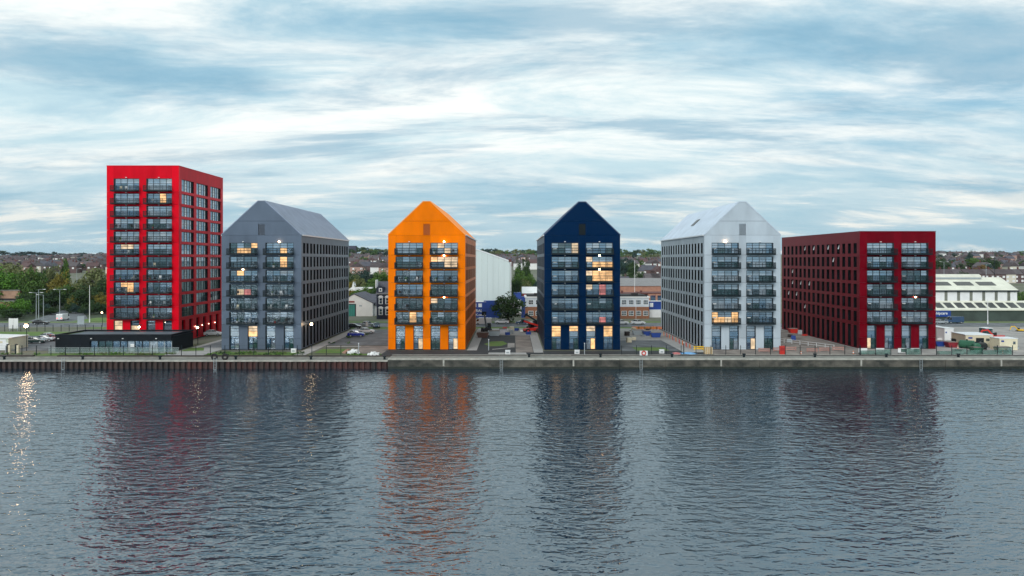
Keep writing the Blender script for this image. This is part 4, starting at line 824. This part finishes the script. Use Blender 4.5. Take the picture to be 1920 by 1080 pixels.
# planting along the quay
tuft = crown_mesh(10, 16, .10, 77)
def tufts(xa, xb, ya, yb, n, ks, label, group, s=(.35, .9)):
    for i in range(n):
        sc = random.uniform(*s); kk = random.choice(ks); o = put('shrub', tuft, LEAF[kk], None, (random.uniform(xa, xb), random.uniform(ya, yb), .25*sc)); o.scale = (sc*1.3, sc, sc*.9); o.rotation_euler = (0, 0, random.random()*6); tag(o, ('taller ' if sc > sum(s)/2 else 'small ')+ADJ[kk]+' '+label, 'shrub', group)
tufts(-150, -98, 140.6, 142.0, 40, ('green', 'bright', 'olive'), 'plant on the verge beside the parked cars', 'plants on the quay verge'); tufts(-97, -70, 140.3, 142.4, 40, ('green', 'olive', 'bright'), 'plant in front of the pavilion balustrade', 'plants before the pavilion'); tufts(-62.5, -43.2, 140, 144.2, 60, ('green', 'olive', 'dark', 'bright'), 'plant in the bed before the blue grey block', 'plants in the bed'); tufts(-33.5, -27.5, 139.5, 141.5, 14, ('green', 'bright'), 'grass clump beside the orange block', 'grass clumps'); tufts(-43, -38, 158, 190, 12, ('dark', 'green'), 'bush along the blue grey block side', 'bushes by the car park', (.5, 1.1))
# ================================================================== SITE CLUTTER
def pile(px, D, w_, h_, mat, label, cat, seed=1, z=0, group=None):
    rd = random.Random(seed); m = MB()
    for i in range(16):
        a = rd.random()*6.28; q = rd.random()**.6*w_/2; s = rd.uniform(.16, .4)*min(1.2, w_/2); hz_ = h_*(1-2*q/w_)*.8
        px_, py_ = math.cos(a)*q, math.sin(a)*q*.7; vs_ = []
        for (dx, dy, dz) in ((-1,-1,-1),(1,-1,-1),(1,1,-1),(-1,1,-1),(-1,-1,1),(1,-1,1),(1,1,1),(-1,1,1)): vs_.append((px_+dx*s*rd.uniform(.6, 1.1), py_+dy*s*rd.uniform(.6, 1.1), max(0, hz_+dz*s*rd.uniform(.4, .9))))
        m.add(vs_, [(0,3,2,1),(4,5,6,7),(0,1,5,4),(1,2,6,5),(2,3,7,6),(3,0,4,7)])
    return tag(m.build('rubble_pile', mat, None, (X(px, D), D, z)), label, cat, group)
pile(655, 143.5, 2.6, 1.2, pmat('broken brick', (.34, .20, .15), .9, .3, 2), 'heap of broken brick on the grass by the blue grey block', 'rubble', 1); pile(662, 142, 2.6, 1.3, WHITEP, 'heap of white rubble bags beside the brick heap', 'rubble', 2); pile(701, 139.4, 2.2, 1.0, WHITEP, 'white sack heap on the quay kerb beside the orange block', 'rubble', 3)
def telehandler(px, D, mat, label, rz, boom=R(18)):
    r = empty('telehandler', (X(px, D), D, 0), label, 'machine', 'site machines', rz); wm_ = MB().tube((0, -.22, 0), (0, .22, 0), .62, n=16).tube((0, -.24, 0), (0, .24, 0), .3, n=10, mi=1).mesh('wheel')
    MB().prism([(-2.3, .6), (2.2, .6), (2.3, 1.1), (.5, 1.25), (-2.4, 1.5)], -.75, .75).build('chassis', mat, r); MB().box(-.8, .6, -1.15, -.2, .9, 2.5).build('cab', CARG, r); MB().box(-.85, .65, -1.2, -.15, 2.5, 2.6).build('cab_roof', BLACK, r)
    b_ = MB().box(-.2, 5.2, -.2, .2, -.2, .25).build('boom', mat, r, (-2.2, .35, 1.7)); b_.rotation_euler = (0, -boom, 0); MB().box(5.2, 5.5, -.6, .6, -.7, .4).box(5.5, 6.6, -.5, -.38, -.7, -.62).box(5.5, 6.6, .38, .5, -.7, -.62).build('fork', BLACK, b_)
    for x in (-1.5, 1.5):
        for s in (-1, 1): put('wheel', wm_, [RUBBER, mat], r, (x, s*1.0, .62))
telehandler(997, 184, REDP, 'red telehandler beside the navy block with its boom raised', R(200)); telehandler(1003, 190, BLACK, 'dark telehandler parked behind the red one', R(160), R(30)); telehandler(912, 184, pmat('dark machine paint', (.03, .03, .035), .5, .2), 'dark site loader by the orange block', R(100), R(40))
def excavator(px, D, mat, label, rz, sc=1):
    r = empty('excavator', (X(px, D), D, 0), label, 'excavator', None, rz); r.scale = (sc, sc, sc)
    for s in (-1, 1): MB().prism([(-2, .1), (2, .1), (2.3, .45), (2, .85), (-2, .85), (-2.3, .45)], s*1.1-.3, s*1.1+.3).build('track', RUBBER, r)
    MB().prism([(-2.2, .95), (1.4, .95), (1.4, 1.6), (-.3, 1.9), (-2.2, 2.0)], -1.2, 1.2).build('body', mat, r); MB().prism([(-.1, 1.6), (1.45, 1.6), (1.2, 2.95), (-.1, 2.95)], -1.2, -.1).build('cab', CARG, r)
    MB().prism([(.9, 1.5), (1.4, 1.3), (3.6, 3.7), (5.6, 3.5), (5.6, 3.9), (3.4, 4.2)], .1, .55).build('boom', mat, r); MB().prism([(5.3, 4.1), (5.8, 3.8), (6.6, 1.3), (6.2, 1.2)], .12, .5).build('arm', mat, r); MB().prism([(6.1, 1.4), (6.8, 1.3), (6.6, .4), (5.6, .3), (5.7, .8)], -.2, .85).build('bucket', STEEL, r)
excavator(1869, 166, REDP, 'red excavator with a bent arm standing behind the cream site cabins', R(178), .65); 
excavator(1912, 186, YELLP, 'yellow excavator at the back of the building site', R(170), .38)
def cabin(px0, px1, D, hgt, mat, label, d_=2.8, rz=0., door=True):
    w_ = X(px1, D)-X(px0, D); r = empty('site_cabin', ((X(px0, D)+X(px1, D))/2, D, 0), label, 'cabin', 'site cabins', rz)
    MB().box(-w_/2, w_/2, 0, d_, .15, hgt).build('body', mat, r); MB().box(-w_/2-.08, w_/2+.08, -.08, d_+.08, hgt, hgt+.12).build('roof', TRIM, r)
    for s in (-.45, .38): MB().box(s*w_, s*w_+.2, .1, d_-.1, 0, .15).build('skid', BLACK, r)
    if door: dd = MB().box(-w_*.12, w_*.12+.3, -.05, 0, .2, 2.1).build('door', DARKF, r); MB().box(w_*.12, w_*.12+.15, -.09, -.05, 1.0, 1.1).build('handle', STEEL, dd)
    MB().box(w_*.25, w_*.38, -.04, 0, 1.4, 2.0).build('window', G_DARK, r); MB().box(-w_*.4, -w_*.25, -.04, 0, 1.9, 2.25).build('notice', BLUEP, r)
    for i in range(6): MB().box(-w_/2+w_*i/6, -w_/2+w_*i/6+.05, -.025, 0, .15, hgt).build('rib', mat, r)
cabin(1812, 1860, 153, 2.7, CREAM, 'long cream site cabin with open dark doorway beside the green tanks', 6, R(-6)); cabin(1874, 1908, 147, 2.6, pmat('light cream paint', (.72, .66, .48), .6, .06), 'short pale cream site cabin next to the quay fence', 3, R(0), False); cabin(1771, 1788, 165, 3.0, WHITEP, 'tall white site cabin beside the dark red block', 3, 0, False)
cabin(1756, 1771, 168, 3.0, pmat('grey cabin', (.4, .42, .42), .6, .1), 'grey site cabin touching the dark red block', 5, 0, False); cabin(1848, 1861, 172, 2.3, pmat('dark teal cabin', (.02, .06, .06), .6, .1), 'small dark teal cabin behind the long cream cabin', 2.4, 0, False)
r = empty('store', (X(-8, 150), 147.5, 0), 'pale green sheeted storage shed beside the car park', 'shed'); MB().prism([(-8, 0), (4.6, 0), (4.6, 2.6), (-8, 2.9)], 0, 6).build('wall', PALEG, r); MB().prism([(-8.2, 2.9), (4.8, 2.6), (4.8, 2.75), (-8.2, 3.05)], -.2, 6.2).build('roof', WHITEP, r); MB().box(1.6, 4.2, -.06, 0, .1, 2.4).build('door', WHITEP, r); MB().box(2.2, 3.4, -.08, -.06, 1.6, 2.0).build('sign_panel', CREAM, r)
for i in range(9): MB().box(-7.8+i*1.1, -7.72+i*1.1, -.04, 0, 0, 2.6).build('rib', PALEG, r)
for px, l in ((13, 'dark and cream gate pillar nearest the storage shed'), (29, 'dark and cream gate pillar beside the verge')): 
    r = empty('gate_pillar', (X(px, 142), 142.3, 0), l, 'pillar'); MB().box(-.35, -.05, 0, .4, 0, 2).build('dark_post', BLACK, r); MB().box(-.05, .4, .02, .4, 0, 1.8).build('cream_post', CREAM, r)
r = empty('sign_stand', (X(10, 144), 144, 0), 'white sign stand in front of the storage shed', 'sign'); MB().box(-.6, .6, 0, .08, 1.4, 2.1).build('panel', WHITEP, r); MB().box(-.1, .1, .08, .2, 0, 2).build('post', STEEL, r)
def tank(px, D, rad, ln, mat, label, rz=0):
    r = empty('tank', (X(px, D), D, 0), label, 'tank', 'site tanks', rz); MB().tube((-ln/2, 0, rad+.15), (ln/2, 0, rad+.15), rad, rad, 16).tube((ln/2, 0, rad+.15), (ln/2+.2, 0, rad+.15), rad, rad*.6, 16).tube((-ln/2-.2, 0, rad+.15), (-ln/2, 0, rad+.15), rad*.6, rad, 16).build('shell', mat, r)
    for s in (-.35, .35): MB().box(s*ln-.15, s*ln+.15, -rad*.8, rad*.8, 0, rad*.5).build('saddle', BLACK, r)
    MB().tube((0, 0, 2*rad+.1), (0, 0, 2*rad+.35), .2, .2).build('cap', BLACK, r)
tank(1813, 150, .9, 2.6, GREENP, 'large dark green tank beside the long cream cabin', R(-50)); tank(1830, 148, .75, 1.2, GREENP, 'short green tank in front of the cream cabin doorway', R(80)); tank(1842, 148.5, .8, 1.6, pmat('black tank', (.01, .014, .014), .5, .2), 'black tank in front of the cream cabin', R(70))
def skip(px, D, w_, mat, label, rz=0):
    r = empty('skip', (X(px, D), D, 0), label, 'skip', 'site skips and bins', rz); MB().prism([(-w_/2+.4, .05), (w_/2-.4, .05), (w_/2, 1.2), (-w_/2, 1.2)], -.8, .8).build('body', mat, r); MB().box(-w_/2-.03, w_/2+.03, -.86, .86, 1.2, 1.28).build('rim', mat, r)
    for s in (-.3, .3): MB().box(s*w_-.05, s*w_+.05, -.86, -.8, .1, 1.2).build('rib', mat, r)
    MB().box(-w_/2+.2, w_/2-.2, -.7, .7, 1.1, 1.4).build('load', DIRT, r)
skip(1229, 172, 2.6, BLUEP, 'blue skip on the yard beside the pale block'); skip(1196, 178, 3.0, STEEL, 'grey skip full of debris right of the navy block'); skip(1212, 176, 2.0, BLUEP, 'small blue skip between the grey skip and the larger blue skip'); skip(1760, 154, 2.2, BLUEP, 'blue skip tight against the dark red block'); skip(1800, 158, 3.2, BLACK, 'black skip behind the green tank'); skip(1880, 143.5, 3, NET, 'green netting covered skip by the quay fence'); skip(927, 176, 3.2, STEEL, 'grey skip on the yard by the orange block'); skip(943, 181, 2.4, pmat('pale plastic', (.5, .5, .55), .6, .2), 'pale skip in the middle of the yard'); skip(1830, 142.6, 2.0, GREENP, 'green bin by the netted fence'); skip(1783, 152, 2.2, pmat('maroon paint', (.25, .02, .03), .5, .1), 'maroon skip by the white site cabin'); skip(905, 172, 3.0, pmat('brown skip', (.14, .07, .05), .7, .2), 'rusty brown skip against the orange block'); skip(1457+30, 182, 2.4, REDP, 'red skip beyond the pale block')
def barrier(x, D, mat, label, group, w_=2.0, rz=0):
    r = empty('barrier', (x, D, 0), label, 'barrier', group, rz)
    for z in (.35, .75): MB().box(-w_/2, w_/2, 0, .06, z, z+.25).build('plank', mat, r)
    for s in (-.42, .42): MB().box(s*w_-.05, s*w_+.05, -.02, .08, 0, 1.05).build('leg', mat, r); MB().box(s*w_-.06, s*w_+.06, -.3, .36, 0, .05).build('foot', BLACK, r)
for i in range(9): barrier(X(1192+i*5.6, 190), 190+.3*(i % 2), ORANGEP, 'orange plastic barrier in the row at the back of the yard', 'orange barriers across the yard')
for i in range(9): barrier(X(1250, 170)+.6+i*.0+ (0 if 1 else 0), 150+i*3.2, REDP if i % 2 else ORANGEP, ('red' if i % 2 else 'orange')+' barrier in the line along the pale block', 'barriers along the pale block', 2.2, R(80))
barrier(X(1310, 147), 146.9, YELLP, 'yellow barrier at the corner of the pale block', None, 2.2)
for i in range(6): barrier(53+i*3.3+ (i % 2)*.2, 143.5+(i % 3)*1.2, pmat('faded orange plastic', (.36, .20, .17), .8, .2), 'faded orange net barrier on the dug earth', 'barriers on the dug earth', 2.4, R(random.uniform(-8, 8)))
rl = empty('handrail', (66.5, 155, 0), 'white metal handrail beside the dark red block', 'handrail', None, R(-62))
for i in range(8): MB().box(-8+i*2.2, -7.93+i*2.2, 0, .07, 0, 1.1).build('post', WHITEP, rl)
for z in (.55, 1.05): MB().box(-8, 7.5, .0, .05, z, z+.06).build('rail', WHITEP, rl)
r = empty('red_box', (X(1467, 140.5), 140.4, 0), 'upright red box beside the corner of the pale block', 'box'); MB().box(-.5, .5, 0, .5, .05, 1.75).build('body', REDP, r); MB().box(-.55, .55, -.05, .55, 1.75, 1.85).build('lid', REDP, r); MB().box(-.4, .4, -.02, 0, .9, 1.5).build('panel', pmat('dark red panel', (.35, .02, .02), .5, .1), r)
r = empty('crate', (X(1329, 141), 141, 0), 'plywood crate at the corner of the pale block', 'crate'); MB().box(-.8, .8, 0, 1, .1, 1.5).build('body', pmat('plywood', (.50, .36, .20), .8, .15, 2), r)
for i in range(4): MB().box(-.8+i*.5, -.7+i*.5, -.04, 0, .1, 1.5).build('slat', CREAM, r)
m = MB(); rd = random.Random(4); 
for j in range(5):
    for i in range(9): m.v.append((-2.6+i*.65, -1.2+j*.6, .08+.35*rd.random()*(1 if 0 < i < 8 and 0 < j < 4 else .1)))
m.f = [(j*9+i, j*9+i+1, (j+1)*9+i+1, (j+1)*9+i) for j in range(4) for i in range(8)]; m.m = [0]*len(m.f)
tag(m.build('tarpaulin', pmat('light blue sheet', (.16, .36, .62), .5, .15), None, (X(1283, 141.8), 141.8, 0)), 'crumpled light blue tarpaulin on the ground by the pale block', 'tarpaulin')
tag(MB().prism([(-.8, 0), (.8, 0), (.75, .35), (0, .5), (-.7, .35)], 0, .8).build('sack', pmat('pink sheet', (.6, .2, .2), .6, .1), None, (X(1269, 140.6), 140.6, 0)), 'pink sack on the ground beside the blue tarpaulin', 'sack')
for i, (px, D, mt, l) in enumerate(((1241, 142, WHITEP, 'white notice block on the kerb right of the navy block'), (952, 141, WHITEP, 'white stone block on the paving between orange and navy'), (1082, 141.3, WHITEP, 'white box in front of the navy block'), (550, 143.5, WHITEP, 'small white utility box before the blue grey block'))):
    r = empty('utility_box', (X(px, D), D, 0), l, 'box'); MB().box(-.5, .5, 0, .5, 0, .85).build('body', mt, r); MB().box(-.54, .54, -.04, .54, .85, .92).build('lid', TRIM, r); MB().box(-.3, .3, -.03, 0, .3, .6).build('panel', STEEL, r)
rd = random.Random(12)
for i in range(46):
    px = rd.choice((rd.uniform(897, 1000), rd.uniform(1175, 1240), rd.uniform(1760, 1915), rd.uniform(1478, 1560))); D = rd.uniform(160, 190) if px < 1700 else rd.uniform(142, 180)
    nm, mt = rd.choice((('grey', STEEL), ('white', WHITEP), ('brown', TIMBER), ('red', REDP), ('blue', BLUEP), ('pale', CREAM)))
    r = empty('pallet_stack', (X(px, D), D, 0), 'stack of %s building material on a pallet on the site' % nm, 'pallet', 'pallets on the building site', rd.uniform(-.5, .5)); MB().box(-.6, .6, 0, 1, .0, .14).build('pallet', CREAM, r)
    for k in range(rd.choice((1, 2, 3))): MB().box(-.55+.03*k, .55-.02*k, .04, .95, .15+k*.36, .49+k*.36).build('load', mt, r)
for (px, D) in ((1600, 141.5), (1502, 141), (1880, 141.5), (1796, 150)):
    r = empty('traffic_cone', (X(px, D), D, 0), 'orange and white traffic cone on the building site', 'cone', 'traffic cones'); MB().tube((0, 0, .04), (0, 0, .75), .17, .04, 10).build('cone', ORANGEP, r); MB().box(-.22, .22, -.22, .22, 0, .04).build('base', BLACK, r); MB().tube((0, 0, .3), (0, 0, .5), .135, .095, 10).build('band', WHITEP, r)
for px, mt, l in ((1618, WHITEP, 'white banner hung on the fence before the dark red block'), (1650, WHITEP, 'second white banner on the fence before the dark red block'), (1692, WHITEP, 'white framed green banner on the fence'), (1716, WHITEP, 'white banner beside the framed green banner')):
    r = empty('banner', (X(px, 140.6), 140.6, .5), l, 'banner'); MB().box(-.9, .9, 0, .03, 0, .9).build('sheet', mt, r); 
    if 'framed' in l: MB().box(-.3, .8, -.02, 0, .1, .8).build('print', NET, r)
    for s in (-.85, .8): MB().box(s, s+.05, .03, .07, -.5, .95).build('post', BLACK, r)
for px, D, l in ((300/5.33+860, 147, 'thin pale post standing in the yard by the orange block'), (1258/5.33+860, 140.4, 'pale post in front of the navy block'), (672.5, 140.2, 'pale timber post on the grass by the blue grey block'), (1282, 140.8, 'dark post behind the blue tarpaulin')):
    r = empty('marker_post', (X(px, D), D, 0), l, 'post'); MB().box(-.07, .07, -.07, .07, 0, 2.4).build('shaft', BLACK if 'dark' in l else STEEL, r); MB().box(-.1, .1, -.1, .1, 2.4, 2.5).build('cap', TRIM, r)

# ================================================================== BALCONY BELONGINGS
FL = ['ground', 'first', 'second', 'third', 'fourth', 'fifth', 'sixth', 'seventh', 'eighth', 'ninth', 'tenth', 'eleventh']
def on_balcony(px0, px1, D, k, bi, f, what, where):
    x0, x1 = X(px0, D), X(px1, D); W = x1-x0; x = x0+W*(U[bi][0]+(U[bi][1]-U[bi][0])*f); z = 5.3+3*k-2.35+.004
    bay = 'bay nearer the car park' if bi == 0 else 'bay nearer the road bend'
    l = ' on the %s floor balcony of %s, %s' % (FL[k], where, ('outer bay', 'inner bay')[bi])
    if what == 'plant':
        r = empty('potted_plant', (x, D-.75, z), 'green potted plant'+l, 'plant', 'things on the balconies'); MB().tube((0, 0, 0), (0, 0, .4), .16, .22, 10).build('pot', random.choice((CREAM, BRICKR, WHITEP)), r); c = put('foliage', tuft, LEAF[random.choice(('green', 'bright'))], r, (0, 0, .75)); c.scale = (.42, .42, .5)
    else:
        mt, cn = random.choice(((WHITEP, 'white'), (CREAM, 'cream'), (TIMBER, 'dark'), (STEEL, 'grey')))
        r = empty('balcony_chair', (x, D-.7, z), cn+' chair'+l, 'chair', 'things on the balconies', random.uniform(-1, 1)); MB().box(-.25, .25, -.25, .25, .42, .47).build('seat', mt, r); MB().box(-.25, .25, .22, .27, .47, .95).build('backrest', mt, r)
        for sx in (-.22, .19):
            for sy in (-.22, .19): MB().box(sx, sx+.04, sy, sy+.04, 0, .42).build('leg', mt, r)
rb = random.Random(5)
for (a, c, D, w_, n_) in ((200, 335.3, 161, 'the red tower', 12), (415.4, 565, 148, 'the blue grey block', 7), (727.8, 872.4, 148, 'the orange block', 5)):
    used = set()
    while len(used) < n_:
        q = (rb.randint(1, 11 if n_ == 12 else 6), rb.randint(0, 1))
        if q in used: continue
        used.add(q); on_balcony(a, c, D, q[0], q[1], rb.uniform(.12, .4), 'plant' if rb.random() < .5 else 'chair', w_)
        if rb.random() < .5: on_balcony(a, c, D, q[0], q[1], rb.uniform(.55, .85), 'chair', w_)
# ================================================================== HAZE
hm = bpy.data.materials.new('thin evening haze'); hm.use_nodes = True; t = hm.node_tree; t.nodes.clear()
pv = t.nodes.new('ShaderNodeVolumePrincipled'); pv.inputs['Color'].default_value = (.78, .88, 1, 1); pv.inputs['Density'].default_value = .00004; pv.inputs['Anisotropy'].default_value = .2
mo = t.nodes.new('ShaderNodeOutputMaterial'); t.links.new(pv.outputs[0], mo.inputs['Volume'])
hb = MB().box(-2700, 2700, -720, 4100, -3.5, 72).build('haze', hm); hb['kind'] = 'stuff'
